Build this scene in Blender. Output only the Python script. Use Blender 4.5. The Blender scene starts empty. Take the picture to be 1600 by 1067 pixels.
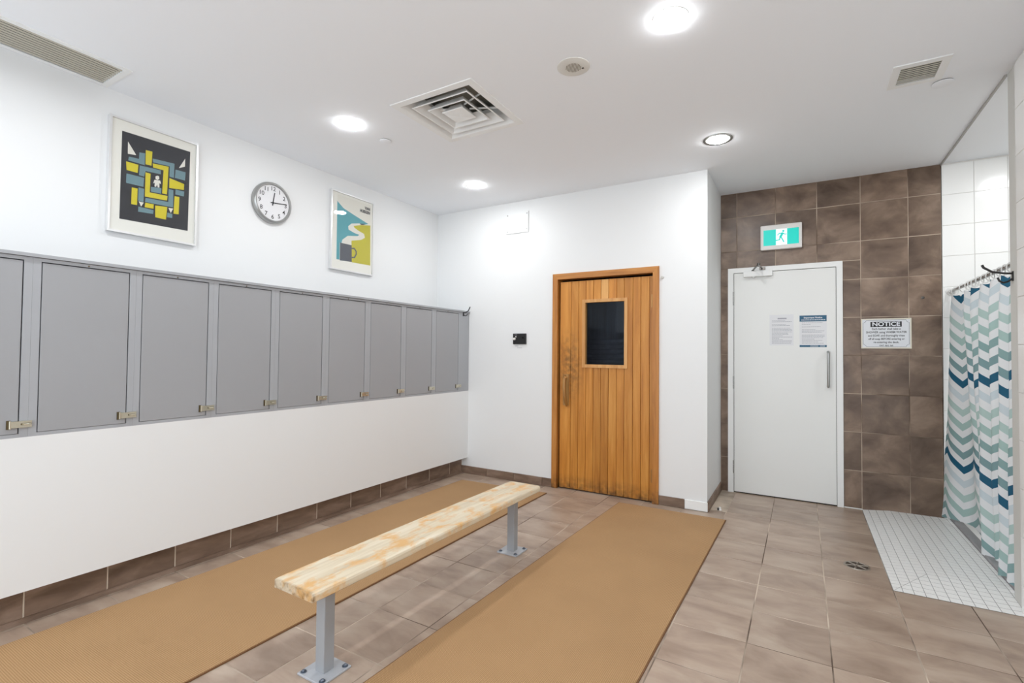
import bpy, bmesh, math, random
from mathutils import Vector, Matrix
random.seed(7)
S = bpy.context.scene
COL = S.collection

# ------------------------------------------------------------------ camera, world, light, exposure
Zc = 2.855                      # ceiling height
cam = bpy.data.cameras.new('camera')
cam.sensor_width = 36.0
cam.lens = 768.9 * 36 / 1600
cam.clip_start = 0.02
camo = bpy.data.objects.new('camera', cam)
COL.objects.link(camo)
_r = Vector((0.86118511, 0.50819594, 0.00985361))
_u = Vector((0.00324664, -0.02488501, 0.99968505))
_f = Vector((-0.50828109, 0.86088189, 0.02308053))
camo.matrix_world = Matrix(((_r.x, _u.x, -_f.x, 0), (_r.y, _u.y, -_f.y, 0), (_r.z, _u.z, -_f.z, 1.3), (0, 0, 0, 1)))
S.camera = camo

world = bpy.data.worlds.new('world')
S.world = world
world.use_nodes = True
world.node_tree.nodes['Background'].inputs[0].default_value = (0.86, 0.93, 1, 1)  # even cool fill, added to brighten the ceiling from the open rear
world.node_tree.nodes['Background'].inputs[1].default_value = 1.1

S.view_settings.view_transform = 'Standard'
S.view_settings.look = 'None'
S.view_settings.gamma = 1
S.view_settings.use_curve_mapping = False
S.view_settings.exposure = 1.22

LAMP = 78.0                     # radiance of every ceiling lamp
LAMP_COL = (0.965, 0.985, 1.0)
# further ceiling lamps of the same row grid, behind the camera, and the one inside the shower stall
for (x, y) in ((-0.52, 0.81), (-2.66, 0.81), (-0.52, -0.68), (-2.66, -0.68), (1.5, 4.31)):
    ld = bpy.data.lights.new('ceiling_lamp', 'AREA')
    ld.shape = 'DISK'
    ld.size = 0.13
    ld.energy = LAMP * math.pi * math.pi * 0.065 ** 2 * (1.5 if x > 1 else 1.0)
    ld.color = LAMP_COL
    lo = bpy.data.objects.new('ceiling_lamp', ld)
    lo.location = (x, y, Zc - 0.012)
    COL.objects.link(lo)

# ------------------------------------------------------------------ measured planes of the room
XL, XU, XB = -3.112, -3.562, -3.190     # locker face, wall above the lockers, recessed base
YD, YT = 4.354, 5.141                   # sauna wall, tiled wall
XS, XR = -0.682, 0.968                  # sauna block corner, right wall
YB = -1.7                               # open rear end; no wall, so the added world fill enters
XG, YG, PT = 0.430, 2.815, 0.3259       # floor tile grid

# ------------------------------------------------------------------ materials
def nt(name):
    m = bpy.data.materials.new(name)
    m.use_nodes = True
    t = m.node_tree
    return m, t, t.nodes['Principled BSDF']
def srgb(r, g, b):
    f = lambda c: ((c / 255 + 0.055) / 1.055) ** 2.4 if c / 255 > 0.04045 else c / 255 / 12.92
    return (f(r), f(g), f(b), 1)
def N(t, typ, **kw):
    n = t.nodes.new(typ)
    for k, v in kw.items():
        if k.startswith('i_'):
            key = k[2:]
            n.inputs[int(key) if key.isdigit() else key.replace('_', ' ')].default_value = v
        else:
            setattr(n, k, v)
    return n
def L(t, a, b):
    t.links.new(a, b)
def plain(name, col, rough=0.5, metal=0.0, spec=0.5, bump=None, var=None, emit=None):
    m, t, b = nt(name)
    b.inputs['Base Color'].default_value = col
    b.inputs['Roughness'].default_value = rough
    b.inputs['Metallic'].default_value = metal
    b.inputs['Specular IOR Level'].default_value = spec
    geo = N(t, 'ShaderNodeNewGeometry')
    if var:
        sc, amt = var
        n = N(t, 'ShaderNodeTexNoise', i_Scale=sc, i_Detail=4.0)
        L(t, geo.outputs['Position'], n.inputs['Vector'])
        mx = N(t, 'ShaderNodeMix', data_type='RGBA')
        mx.inputs[6].default_value = tuple(c * (1 - amt) for c in col[:3]) + (1,)
        mx.inputs[7].default_value = tuple(min(1, c * (1 + amt)) for c in col[:3]) + (1,)
        L(t, n.outputs[0], mx.inputs[0])
        L(t, mx.outputs[2], b.inputs['Base Color'])
    if bump:
        sc, amt = bump
        n = N(t, 'ShaderNodeTexNoise', i_Scale=sc, i_Detail=3.0)
        L(t, geo.outputs['Position'], n.inputs['Vector'])
        bp = N(t, 'ShaderNodeBump', i_Strength=amt, i_Distance=0.002)
        L(t, n.outputs[0], bp.inputs['Height'])
        L(t, bp.outputs[0], b.inputs['Normal'])
    if emit:
        b.inputs['Emission Color'].default_value = emit[0]
        b.inputs['Emission Strength'].default_value = emit[1]
    return m
def ramp(t, stops, interp='LINEAR'):
    r = N(t, 'ShaderNodeValToRGB')
    e = r.color_ramp.elements
    r.color_ramp.interpolation = interp
    while len(e) < len(stops):
        e.new(0.5)
    for i, (p, c) in enumerate(stops):
        e[i].position = p
        e[i].color = c
    return r
def tilemat(name, cols, rough, stretch, scale, rnd=0.12, bump=0.15):
    """cloudy glazed tile: each tile shifts the cloud pattern and its own tone"""
    m, t, b = nt(name)
    geo = N(t, 'ShaderNodeNewGeometry')
    oi = N(t, 'ShaderNodeObjectInfo')
    off = N(t, 'ShaderNodeMath', operation='MULTIPLY', i_1=37.0)
    L(t, oi.outputs['Random'], off.inputs[0])
    mp = N(t, 'ShaderNodeVectorMath', operation='MULTIPLY', i_1=stretch)
    L(t, geo.outputs['Position'], mp.inputs[0])
    ad = N(t, 'ShaderNodeVectorMath', operation='ADD')
    L(t, mp.outputs[0], ad.inputs[0])
    L(t, off.outputs[0], ad.inputs[1])
    n = N(t, 'ShaderNodeTexNoise', i_Scale=scale, i_Detail=5.0, i_Roughness=0.55, i_Distortion=0.4)
    L(t, ad.outputs[0], n.inputs['Vector'])
    r = ramp(t, [(0.3, cols[0]), (0.5, cols[1]), (0.7, cols[2])])
    L(t, n.outputs[0], r.inputs[0])
    hs = N(t, 'ShaderNodeHueSaturation')
    mr = N(t, 'ShaderNodeMapRange', i_3=1 - rnd, i_4=1 + rnd)
    L(t, oi.outputs['Random'], mr.inputs[0])
    L(t, mr.outputs[0], hs.inputs['Value'])
    L(t, r.outputs[0], hs.inputs['Color'])
    L(t, hs.outputs[0], b.inputs['Base Color'])
    n2 = N(t, 'ShaderNodeTexNoise', i_Scale=9.0, i_Detail=4.0)
    L(t, geo.outputs['Position'], n2.inputs['Vector'])
    rr = N(t, 'ShaderNodeMapRange', i_3=rough - 0.08, i_4=rough + 0.1)
    L(t, n2.outputs[0], rr.inputs[0])
    L(t, rr.outputs[0], b.inputs['Roughness'])
    bp = N(t, 'ShaderNodeBump', i_Strength=bump, i_Distance=0.002)
    L(t, n.outputs[0], bp.inputs['Height'])
    L(t, bp.outputs[0], b.inputs['Normal'])
    return m
def woodmat(name, cols, axis, grain=28.0, rough=0.45, rnd=0.16, stain=None, seed=0.0):
    """grain runs along `axis` (0,1,2); tone differs from board to board"""
    m, t, b = nt(name)
    geo = N(t, 'ShaderNodeNewGeometry')
    oi = N(t, 'ShaderNodeObjectInfo')
    st = [1.0, 1.0, 1.0]
    st[axis] = 0.06
    mp = N(t, 'ShaderNodeVectorMath', operation='MULTIPLY', i_1=tuple(st))
    L(t, geo.outputs['Position'], mp.inputs[0])
    off = N(t, 'ShaderNodeMath', operation='MULTIPLY_ADD', i_1=11.0, i_2=seed)
    L(t, oi.outputs['Random'], off.inputs[0])
    ad = N(t, 'ShaderNodeVectorMath', operation='ADD')
    L(t, mp.outputs[0], ad.inputs[0])
    L(t, off.outputs[0], ad.inputs[1])
    n = N(t, 'ShaderNodeTexNoise', i_Scale=grain, i_Detail=6.0, i_Roughness=0.6, i_Distortion=0.6)
    L(t, ad.outputs[0], n.inputs['Vector'])
    r = ramp(t, [(0.25, cols[0]), (0.5, cols[1]), (0.75, cols[2])])
    L(t, n.outputs[0], r.inputs[0])
    hs = N(t, 'ShaderNodeHueSaturation')
    mr = N(t, 'ShaderNodeMapRange', i_3=1 - rnd, i_4=1 + rnd)
    L(t, oi.outputs['Random'], mr.inputs[0])
    L(t, mr.outputs[0], hs.inputs['Value'])
    L(t, r.outputs[0], hs.inputs['Color'])
    out = hs.outputs[0]
    if stain:
        out = stain(t, geo, out)
    L(t, out, b.inputs['Base Color'])
    b.inputs['Roughness'].default_value = rough
    bp = N(t, 'ShaderNodeBump', i_Strength=0.12, i_Distance=0.001)
    L(t, n.outputs[0], bp.inputs['Height'])
    L(t, bp.outputs[0], b.inputs['Normal'])
    return m
def door_stain(t, geo, col):
    """water-blackened foot of the boards and hand grime around the pull"""
    sx = N(t, 'ShaderNodeSeparateXYZ')
    L(t, geo.outputs['Position'], sx.inputs[0])
    n = N(t, 'ShaderNodeTexNoise', i_Scale=22.0, i_Detail=5.0)
    L(t, geo.outputs['Position'], n.inputs['Vector'])
    a = N(t, 'ShaderNodeMapRange', i_1=0.0, i_2=0.15, i_3=0.95, i_4=0.0)
    L(t, sx.outputs['Z'], a.inputs[0])
    am = N(t, 'ShaderNodeMath', operation='MULTIPLY')
    L(t, a.outputs[0], am.inputs[0])
    nr = N(t, 'ShaderNodeMapRange', i_1=0.35, i_2=0.65, i_3=0.15, i_4=1.0)
    L(t, n.outputs[0], nr.inputs[0])
    L(t, nr.outputs[0], am.inputs[1])
    d = N(t, 'ShaderNodeVectorMath', operation='SUBTRACT', i_1=(-1.93, 4.37, 1.17))
    L(t, geo.outputs['Position'], d.inputs[0])
    d2 = N(t, 'ShaderNodeVectorMath', operation='MULTIPLY', i_1=(1.0, 1.0, 0.42))
    L(t, d.outputs[0], d2.inputs[0])
    ln = N(t, 'ShaderNodeVectorMath', operation='LENGTH')
    L(t, d2.outputs[0], ln.inputs[0])
    h = N(t, 'ShaderNodeMapRange', i_1=0.02, i_2=0.17, i_3=0.75, i_4=0.0)
    L(t, ln.outputs['Value'], h.inputs[0])
    hm = N(t, 'ShaderNodeMath', operation='MULTIPLY')
    L(t, h.outputs[0], hm.inputs[0])
    L(t, nr.outputs[0], hm.inputs[1])
    mxv = N(t, 'ShaderNodeMath', operation='MAXIMUM')
    L(t, am.outputs[0], mxv.inputs[0])
    L(t, hm.outputs[0], mxv.inputs[1])
    mx = N(t, 'ShaderNodeMix', data_type='RGBA')
    L(t, mxv.outputs[0], mx.inputs[0])
    L(t, col, mx.inputs[6])
    mx.inputs[7].default_value = srgb(74, 50, 24)
    return mx.outputs[2]
def bench_wear(t, geo, col):
    """orange remains of varnish on the bleached seat, dark rot spots on the sawn end"""
    mp = N(t, 'ShaderNodeVectorMath', operation='MULTIPLY', i_1=(1.6, 0.8, 1.0))
    L(t, geo.outputs['Position'], mp.inputs[0])
    n = N(t, 'ShaderNodeTexNoise', i_Scale=7.5, i_Detail=7.0, i_Roughness=0.62, i_Distortion=0.3)
    L(t, mp.outputs[0], n.inputs['Vector'])
    a = N(t, 'ShaderNodeMapRange', i_1=0.49, i_2=0.62, i_3=0.0, i_4=0.8)
    L(t, n.outputs[0], a.inputs[0])
    mx = N(t, 'ShaderNodeMix', data_type='RGBA')
    L(t, a.outputs[0], mx.inputs[0])
    L(t, col, mx.inputs[6])
    mx.inputs[7].default_value = srgb(220, 166, 92)
    sx = N(t, 'ShaderNodeSeparateXYZ')
    L(t, geo.outputs['Position'], sx.inputs[0])
    e = N(t, 'ShaderNodeMapRange', i_1=1.2225, i_2=1.234, i_3=0.95, i_4=0.0)
    L(t, sx.outputs['Y'], e.inputs[0])
    n2 = N(t, 'ShaderNodeTexNoise', i_Scale=44.0, i_Detail=5.0)
    L(t, geo.outputs['Position'], n2.inputs['Vector'])
    k = N(t, 'ShaderNodeMapRange', i_1=0.45, i_2=0.7, i_3=0.25, i_4=0.9)
    L(t, n2.outputs[0], k.inputs[0])
    mm = N(t, 'ShaderNodeMath', operation='MULTIPLY')
    L(t, e.outputs[0], mm.inputs[0])
    L(t, k.outputs[0], mm.inputs[1])
    mx2 = N(t, 'ShaderNodeMix', data_type='RGBA')
    L(t, mm.outputs[0], mx2.inputs[0])
    L(t, mx.outputs[2], mx2.inputs[6])
    mx2.inputs[7].default_value = srgb(112, 74, 30)
    return mx2.outputs[2]
def matmat():
    """fine diagonal weave of the tan runner"""
    m, t, b = nt('tan_weave')
    geo = N(t, 'ShaderNodeNewGeometry')
    w1 = N(t, 'ShaderNodeTexWave', wave_type='BANDS', bands_direction='X', i_Scale=44.0, i_Distortion=0.6, i_Detail=1.0)
    w2 = N(t, 'ShaderNodeTexWave', wave_type='BANDS', bands_direction='Y', i_Scale=44.0, i_Distortion=0.6, i_Detail=1.0)
    L(t, geo.outputs['Position'], w1.inputs['Vector'])
    L(t, geo.outputs['Position'], w2.inputs['Vector'])
    mu = N(t, 'ShaderNodeMath', operation='MULTIPLY')
    L(t, w1.outputs['Fac'], mu.inputs[0])
    L(t, w2.outputs['Fac'], mu.inputs[1])
    n = N(t, 'ShaderNodeTexNoise', i_Scale=2.2, i_Detail=4.0)
    L(t, geo.outputs['Position'], n.inputs['Vector'])
    r = ramp(t, [(0.0, srgb(158, 122, 80)), (0.3, srgb(184, 145, 102)), (1.0, srgb(202, 166, 124))])
    L(t, mu.outputs[0], r.inputs[0])
    mx = N(t, 'ShaderNodeMix', data_type='RGBA', blend_type='MULTIPLY')
    mx.inputs[0].default_value = 0.5
    r2 = ramp(t, [(0.3, (0.8, 0.78, 0.76, 1)), (0.7, (1, 1, 1, 1))])
    L(t, n.outputs[0], r2.inputs[0])
    L(t, r.outputs[0], mx.inputs[6])
    L(t, r2.outputs[0], mx.inputs[7])
    L(t, mx.outputs[2], b.inputs['Base Color'])
    b.inputs['Roughness'].default_value = 0.85
    bp = N(t, 'ShaderNodeBump', i_Strength=0.5, i_Distance=0.002)
    L(t, mu.outputs[0], bp.inputs['Height'])
    L(t, bp.outputs[0], b.inputs['Normal'])
    return m
def curtainmat():
    """chevron print: u = length along the cloth, v = height"""
    m, t, b = nt('chevron_cloth')
    uv = N(t, 'ShaderNodeUVMap', uv_map='cloth')
    sx = N(t, 'ShaderNodeSeparateXYZ')
    L(t, uv.outputs[0], sx.inputs[0])
    pp = N(t, 'ShaderNodeMath', operation='PINGPONG', i_1=0.20)
    L(t, sx.outputs['X'], pp.inputs[0])
    zz = N(t, 'ShaderNodeMath', operation='MULTIPLY_ADD', i_1=0.6)
    L(t, pp.outputs[0], zz.inputs[0])
    L(t, sx.outputs['Y'], zz.inputs[2])
    per = 0.636
    sh = N(t, 'ShaderNodeMath', operation='ADD', i_1=10 * per - 1.186)
    L(t, zz.outputs[0], sh.inputs[0])
    dv = N(t, 'ShaderNodeMath', operation='DIVIDE', i_1=per)
    L(t, sh.outputs[0], dv.inputs[0])
    fr = N(t, 'ShaderNodeMath', operation='FRACT')
    L(t, dv.outputs[0], fr.inputs[0])
    W = srgb(236, 238, 240)
    c = [srgb(22, 92, 122), srgb(128, 160, 164), srgb(140, 172, 172), srgb(170, 198, 194), srgb(182, 206, 202), srgb(208, 220, 226)]
    st = []
    for i in range(6):
        st.append((i / 6, c[i]))
        st.append((i / 6 + 0.5 / 6, W))
    r = ramp(t, st, 'CONSTANT')
    L(t, fr.outputs[0], r.inputs[0])
    L(t, r.outputs[0], b.inputs['Base Color'])
    b.inputs['Roughness'].default_value = 0.6
    tr = N(t, 'ShaderNodeBsdfTranslucent')
    L(t, r.outputs[0], tr.inputs['Color'])
    ms = N(t, 'ShaderNodeMixShader', i_0=0.2)
    L(t, b.outputs[0], ms.inputs[1])
    L(t, tr.outputs[0], ms.inputs[2])
    L(t, ms.outputs[0], t.nodes['Material Output'].inputs['Surface'])
    return m
def glassmat(name, tint, mixf, rough=0.02):
    """thin pane: mirror reflection by Fresnel over a tinted see-through"""
    m, t, b = nt(name)
    t.nodes.remove(b)
    tr = N(t, 'ShaderNodeBsdfTransparent')
    tr.inputs[0].default_value = tint
    gl = N(t, 'ShaderNodeBsdfGlossy', i_Roughness=rough)
    lw_ = N(t, 'ShaderNodeLayerWeight', i_Blend=0.5)
    pw = N(t, 'ShaderNodeMath', operation='POWER', i_1=4.0)
    L(t, lw_.outputs['Facing'], pw.inputs[0])
    fr = N(t, 'ShaderNodeMath', operation='MULTIPLY_ADD', i_1=0.6, i_2=mixf)
    L(t, pw.outputs[0], fr.inputs[0])
    ms = N(t, 'ShaderNodeMixShader')
    L(t, fr.outputs[0], ms.inputs[0])
    L(t, tr.outputs[0], ms.inputs[1])
    L(t, gl.outputs[0], ms.inputs[2])
    L(t, ms.outputs[0], t.nodes['Material Output'].inputs['Surface'])
    return m

def groutmat(name, c0, c1, scale):
    m, t, b = nt(name)
    geo = N(t, 'ShaderNodeNewGeometry')
    n = N(t, 'ShaderNodeTexNoise', i_Scale=scale, i_Detail=3.0)
    L(t, geo.outputs['Position'], n.inputs['Vector'])
    r = ramp(t, [(0.38, c0), (0.6, c1)])
    L(t, n.outputs[0], r.inputs[0])
    L(t, r.outputs[0], b.inputs['Base Color'])
    b.inputs['Roughness'].default_value = 0.9
    return m
M = {}
M['wall'] = plain('wall_paint', srgb(234, 235, 235), 0.55, bump=(60, 0.06))
M['ceil'] = plain('ceiling_paint', srgb(246, 249, 253), 0.8)
M['grout'] = groutmat('floor_grout', srgb(96, 80, 68), srgb(206, 190, 172), 2.2)
M['wgrout'] = groutmat('wall_grout', srgb(110, 92, 78), srgb(196, 178, 160), 2.6)
M['ftile'] = tilemat('floor_tile', (srgb(146, 125, 109), srgb(170, 149, 132), srgb(186, 168, 151)), 0.36, (0.7, 1.3, 1), 5.0, 0.07)
M['wtile'] = tilemat('wall_tile', (srgb(86, 67, 54), srgb(120, 99, 83), srgb(154, 132, 114)), 0.34, (0.8, 1, 1.1), 4.6, 0.12)
M['btile'] = tilemat('base_tile', (srgb(98, 78, 64), srgb(124, 102, 86), srgb(148, 126, 110)), 0.4, (0.6, 0.6, 2.0), 6.0, 0.08)
M['lgrout'] = plain('light_grout', srgb(206, 192, 174), 0.9)
M['sgrout'] = plain('mosaic_grout', srgb(150, 148, 146), 0.9)
M['mosaic'] = plain('mosaic_tile', srgb(247, 246, 244), 0.3)
M['swtile'] = plain('white_glazed_tile', srgb(246, 246, 244), 0.16, bump=(7, 0.25))
M['swgrout'] = plain('white_grout', srgb(228, 226, 222), 0.9)
M['jamb'] = plain('jamb_paint', srgb(206, 205, 200), 0.5)
M['trim'] = plain('ceiling_edge_trim', srgb(170, 168, 164), 0.5)
M['marble'] = plain('grey_marble', srgb(150, 148, 150), 0.35, var=(14, 0.2))
M['lock'] = plain('locker_laminate', srgb(160, 161, 164), 0.42, var=(2.0, 0.03))
M['lockf'] = plain('locker_frame', srgb(168, 170, 174), 0.4)
M['lockin'] = plain('locker_gap_shade', srgb(28, 28, 30), 0.8)  # near-black so the gaps around the doors read as shaded
M['hasp'] = plain('hasp_nickel', srgb(208, 203, 186), 0.32, 1.0)
M['haspd'] = plain('hasp_tarnish', srgb(110, 98, 74), 0.45, 1.0)
M['black'] = plain('black_metal', srgb(26, 25, 25), 0.35)
M['dark'] = plain('shade_black_and_dial', srgb(22, 22, 22), 0.9)  # near-black for painted shade in ducts and door gap, plus a dial
M['mat'] = matmat()
M['mated'] = plain('mat_edge', srgb(120, 84, 52), 0.9)
M['seat'] = woodmat('bench_wood', (srgb(196, 181, 157), srgb(218, 203, 176), srgb(232, 221, 200)), 1, 30, 0.5, 0.0, bench_wear)
M['leg'] = plain('grey_paint_metal', srgb(158, 160, 163), 0.4)
M['plate'] = plain('zinc_plate', srgb(184, 187, 192), 0.45, 0.2)
M['bolt'] = plain('steel_bolt', srgb(120, 128, 140), 0.35, 0.9)
M['cedar'] = woodmat('cedar_board', (srgb(170, 104, 32), srgb(196, 129, 48), srgb(214, 152, 72)), 2, 26, 0.42, 0.15, door_stain)
M['cedarl'] = woodmat('cedar_pale', (srgb(206, 146, 76), srgb(224, 166, 94), srgb(232, 180, 112)), 2, 30, 0.45, 0.02)
M['cedarf'] = woodmat('cedar_frame', (srgb(150, 92, 34), srgb(186, 122, 54), srgb(206, 146, 76)), 2, 24, 0.42, 0.06, door_stain, 3.0)
M['cedarh'] = woodmat('cedar_head', (srgb(150, 92, 34), srgb(188, 124, 56), srgb(206, 146, 76)), 0, 24, 0.42, 0.03, None, 5.0)
M['cedarw'] = woodmat('cedar_bead', (srgb(190, 132, 68), srgb(212, 156, 92), srgb(224, 176, 116)), 2, 24, 0.45, 0.03)
M['handle'] = woodmat('cedar_handle', (srgb(118, 78, 34), srgb(160, 112, 54), srgb(198, 156, 96)), 2, 18, 0.4, 0.0)
M['saunain'] = woodmat('sauna_lining_shaded', (srgb(44, 44, 50), srgb(64, 64, 72), srgb(84, 84, 92)), 2, 16, 0.7, 0.05)  # wood darkened in colour to stand for the unlit sauna
M['brass'] = plain('hinge_brass', srgb(170, 128, 80), 0.35, 0.9)
M['pane'] = glassmat('sauna_glass', (0.7, 0.76, 0.84, 1), 0.012)
M['acrylic'] = glassmat('picture_glazing', (0.985, 0.985, 0.98, 1), 0.02)
M['clockglass'] = glassmat('clock_glass', (0.99, 0.99, 0.99, 1), 0.012)
M['doorw'] = plain('white_door_paint', srgb(238, 238, 235), 0.42)
M['framew'] = plain('white_frame_paint', srgb(242, 242, 240), 0.4)
M['chrome'] = plain('satin_steel', srgb(176, 176, 174), 0.3, 0.9)
M['chromed'] = plain('dark_chrome', srgb(104, 100, 96), 0.25, 1.0)
M['plastic'] = plain('white_plastic', srgb(236, 232, 228), 0.4)
M['paper'] = plain('paper', srgb(230, 230, 232), 0.5)
M['ink'] = plain('faint_print', srgb(168, 168, 176), 0.7)
M['inkd'] = plain('black_print', srgb(24, 24, 26), 0.6)
M['bluep'] = plain('blue_print', srgb(46, 98, 128), 0.5)
M['signw'] = plain('sign_white', srgb(226, 228, 232), 0.35)
M['signe'] = plain('sign_edge', srgb(226, 218, 200), 0.4)
M['eg'] = plain('exit_green', srgb(0, 150, 140), 0.4, emit=(srgb(0, 208, 192), 0.3))
M['ew'] = plain('exit_white', srgb(230, 245, 245), 0.4, emit=(srgb(225, 250, 250), 0.3))
M['silver'] = plain('brushed_silver_frame', srgb(228, 228, 228), 0.3, 0.55)
M['mount'] = plain('picture_mount', srgb(240, 239, 233), 0.7)
M['pdark'] = plain('print_charcoal', srgb(42, 44, 52), 0.6)
M['pblue'] = plain('print_slate_blue', srgb(112, 144, 154), 0.6, var=(40, 0.06))
M['pyel'] = plain('print_yellow', srgb(214, 200, 44), 0.6, var=(40, 0.05))
M['pwhite'] = plain('print_white', srgb(232, 230, 222), 0.6)
M['pteal'] = plain('print_teal', srgb(92, 166, 178), 0.6)
M['polive'] = plain('print_olive', srgb(196, 188, 52), 0.6)
M['pmug'] = plain('print_mug', srgb(88, 92, 102), 0.6)
M['clockrim'] = plain('clock_rim', srgb(170, 170, 168), 0.28, 0.8)
M['clockface'] = plain('clock_face', srgb(236, 236, 238), 0.5)
M['vent'] = plain('vent_enamel', srgb(242, 243, 242), 0.45)
M['ventg'] = plain('vent_beige', srgb(206, 202, 188), 0.5)
M['throat'] = plain('vent_throat', srgb(128, 126, 116), 0.6)
M['spk'] = plain('speaker_enamel', srgb(222, 220, 214), 0.5)
M['spkd'] = plain('speaker_slot', srgb(150, 145, 132), 0.7)
M['lens'] = plain('lamp_lens', (1, 1, 1, 1), 0.4, emit=(LAMP_COL + (1,), LAMP))
M['ring'] = plain('lamp_ring', srgb(244, 243, 240), 0.4)
M['ringd'] = plain('gap_shade_and_badge', srgb(70, 66, 60), 0.8)  # dark tone for painted gap shade on ceiling fittings, plus the speaker badge
M['curtain'] = curtainmat()
M['ringp'] = plain('curtain_ring_plastic', srgb(226, 226, 224), 0.3)
M['teal'] = plain('teal_cloth', srgb(22, 92, 122), 0.6)
M['steel'] = plain('rod_steel', srgb(170, 168, 164), 0.25, 1.0)
M['sump'] = plain('drain_sump', srgb(66, 54, 44), 0.8)
M['drain'] = plain('drain_steel', srgb(176, 168, 158), 0.35, 0.85)

# ------------------------------------------------------------------ geometry helpers
ORG = {}
class MB:
    def __init__(s):
        s.v, s.f, s.m = [], [], []
    def add(s, vs, fs, m=0):
        o = len(s.v)
        s.v += [tuple(q) for q in vs]
        for f in fs:
            s.f.append(tuple(i + o for i in f))
            s.m.append(m)
        return s
    def box(s, a, b, m=0):
        x0, y0, z0 = (min(a[i], b[i]) for i in range(3))
        x1, y1, z1 = (max(a[i], b[i]) for i in range(3))
        return s.add([(x0, y0, z0), (x1, y0, z0), (x1, y1, z0), (x0, y1, z0), (x0, y0, z1), (x1, y0, z1), (x1, y1, z1), (x0, y1, z1)],
                     [(0, 3, 2, 1), (4, 5, 6, 7), (0, 1, 5, 4), (1, 2, 6, 5), (2, 3, 7, 6), (3, 0, 4, 7)], m)
    def bbox(s, a, b, r, m=0, seg=2):
        bm = bmesh.new()
        bmesh.ops.create_cube(bm, size=1)
        c = [(a[i] + b[i]) / 2 for i in range(3)]
        d = [abs(b[i] - a[i]) for i in range(3)]
        for v in bm.verts:
            v.co = Vector((c[0] + v.co.x * d[0], c[1] + v.co.y * d[1], c[2] + v.co.z * d[2]))
        bmesh.ops.bevel(bm, geom=bm.edges[:], offset=min(r, min(d) * 0.45), segments=seg, affect='EDGES', profile=0.5)
        bm.verts.index_update()
        s.add([v.co[:] for v in bm.verts], [[v.index for v in f.verts] for f in bm.faces], m)
        bm.free()
        return s
    def tube(s, path, r, n=12, m=0, closed=False, r2=None):
        P = [Vector(q) for q in path]
        k = len(P)
        vs, fs = [], []
        nrm = None
        for i in range(k):
            a = P[(i - 1) % k] if closed else P[max(i - 1, 0)]
            b = P[(i + 1) % k] if closed else P[min(i + 1, k - 1)]
            t = (b - a).normalized()
            if nrm is None:
                nrm = t.orthogonal().normalized()
            else:
                nrm = (nrm - t * nrm.dot(t)).normalized()
            bi = t.cross(nrm)
            rr = r if r2 is None else r + (r2 - r) * i / (k - 1)
            for j in range(n):
                an = 2 * math.pi * j / n
                vs.append(P[i] + (nrm * math.cos(an) + bi * math.sin(an)) * rr)
        for i in range(k if closed else k - 1):
            i2 = (i + 1) % k
            for j in range(n):
                j2 = (j + 1) % n
                fs.append((i * n + j, i * n + j2, i2 * n + j2, i2 * n + j))
        if not closed:
            fs.append(tuple(range(n - 1, -1, -1)))
            fs.append(tuple((k - 1) * n + j for j in range(n)))
        return s.add(vs, fs, m)
    def lathe(s, T, c, prof, n=32, m=0):
        """prof: (radius, n) pairs along the outward normal n of frame T; c = (u, v)"""
        vs, fs = [], []
        for (r, h) in prof:
            for j in range(n):
                an = 2 * math.pi * j / n
                vs.append(T(c[0] + r * math.cos(an), c[1] + r * math.sin(an), h))
        for i in range(len(prof) - 1):
            for j in range(n):
                j2 = (j + 1) % n
                fs.append((i * n + j, i * n + j2, (i + 1) * n + j2, (i + 1) * n + j))
        fs.append(tuple(range(n)))
        fs.append(tuple((len(prof) - 1) * n + j for j in range(n)))
        return s.add(vs, fs, m)
    def prism(s, T, pts, n0, n1, m=0):
        k = len(pts)
        vs = [T(u, v, n0) for u, v in pts] + [T(u, v, n1) for u, v in pts]
        fs = [tuple(range(k)), tuple(range(2 * k - 1, k - 1, -1))]
        fs += [(i, (i + 1) % k, k + (i + 1) % k, k + i) for i in range(k)]
        return s.add(vs, fs, m)
    def flat(s, T, pts, n, m=0):
        return s.add([T(u, v, n) for u, v in pts], [tuple(range(len(pts)))], m)
    def rect(s, T, u0, u1, v0, v1, n0, n1, m=0):
        return s.prism(T, [(u0, v0), (u1, v0), (u1, v1), (u0, v1)], n0, n1, m)
    def frame(s, T, u0, u1, v0, v1, w, n0, n1, m=0):
        """mitred rectangular ring"""
        o = [(u0, v0), (u1, v0), (u1, v1), (u0, v1)]
        i = [(u0 + w, v0 + w), (u1 - w, v0 + w), (u1 - w, v1 - w), (u0 + w, v1 - w)]
        for k in range(4):
            j = (k + 1) % 4
            s.prism(T, [o[k], o[j], i[j], i[k]], n0, n1, m)
        return s
    def mesh(s, name, mats, org=(0, 0, 0), smooth=False):
        me = bpy.data.meshes.new(name)
        me.from_pydata([(v[0] - org[0], v[1] - org[1], v[2] - org[2]) for v in s.v], [], s.f)
        for mt in mats:
            me.materials.append(M[mt])
        me.polygons.foreach_set('material_index', s.m)
        bm = bmesh.new()
        bm.from_mesh(me)
        bmesh.ops.recalc_face_normals(bm, faces=bm.faces[:])
        bm.to_mesh(me)
        bm.free()
        if smooth:
            me.polygons.foreach_set('use_smooth', [True] * len(me.polygons))
            me.set_sharp_from_angle(angle=math.radians(38))
        me.update()
        return me
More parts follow.
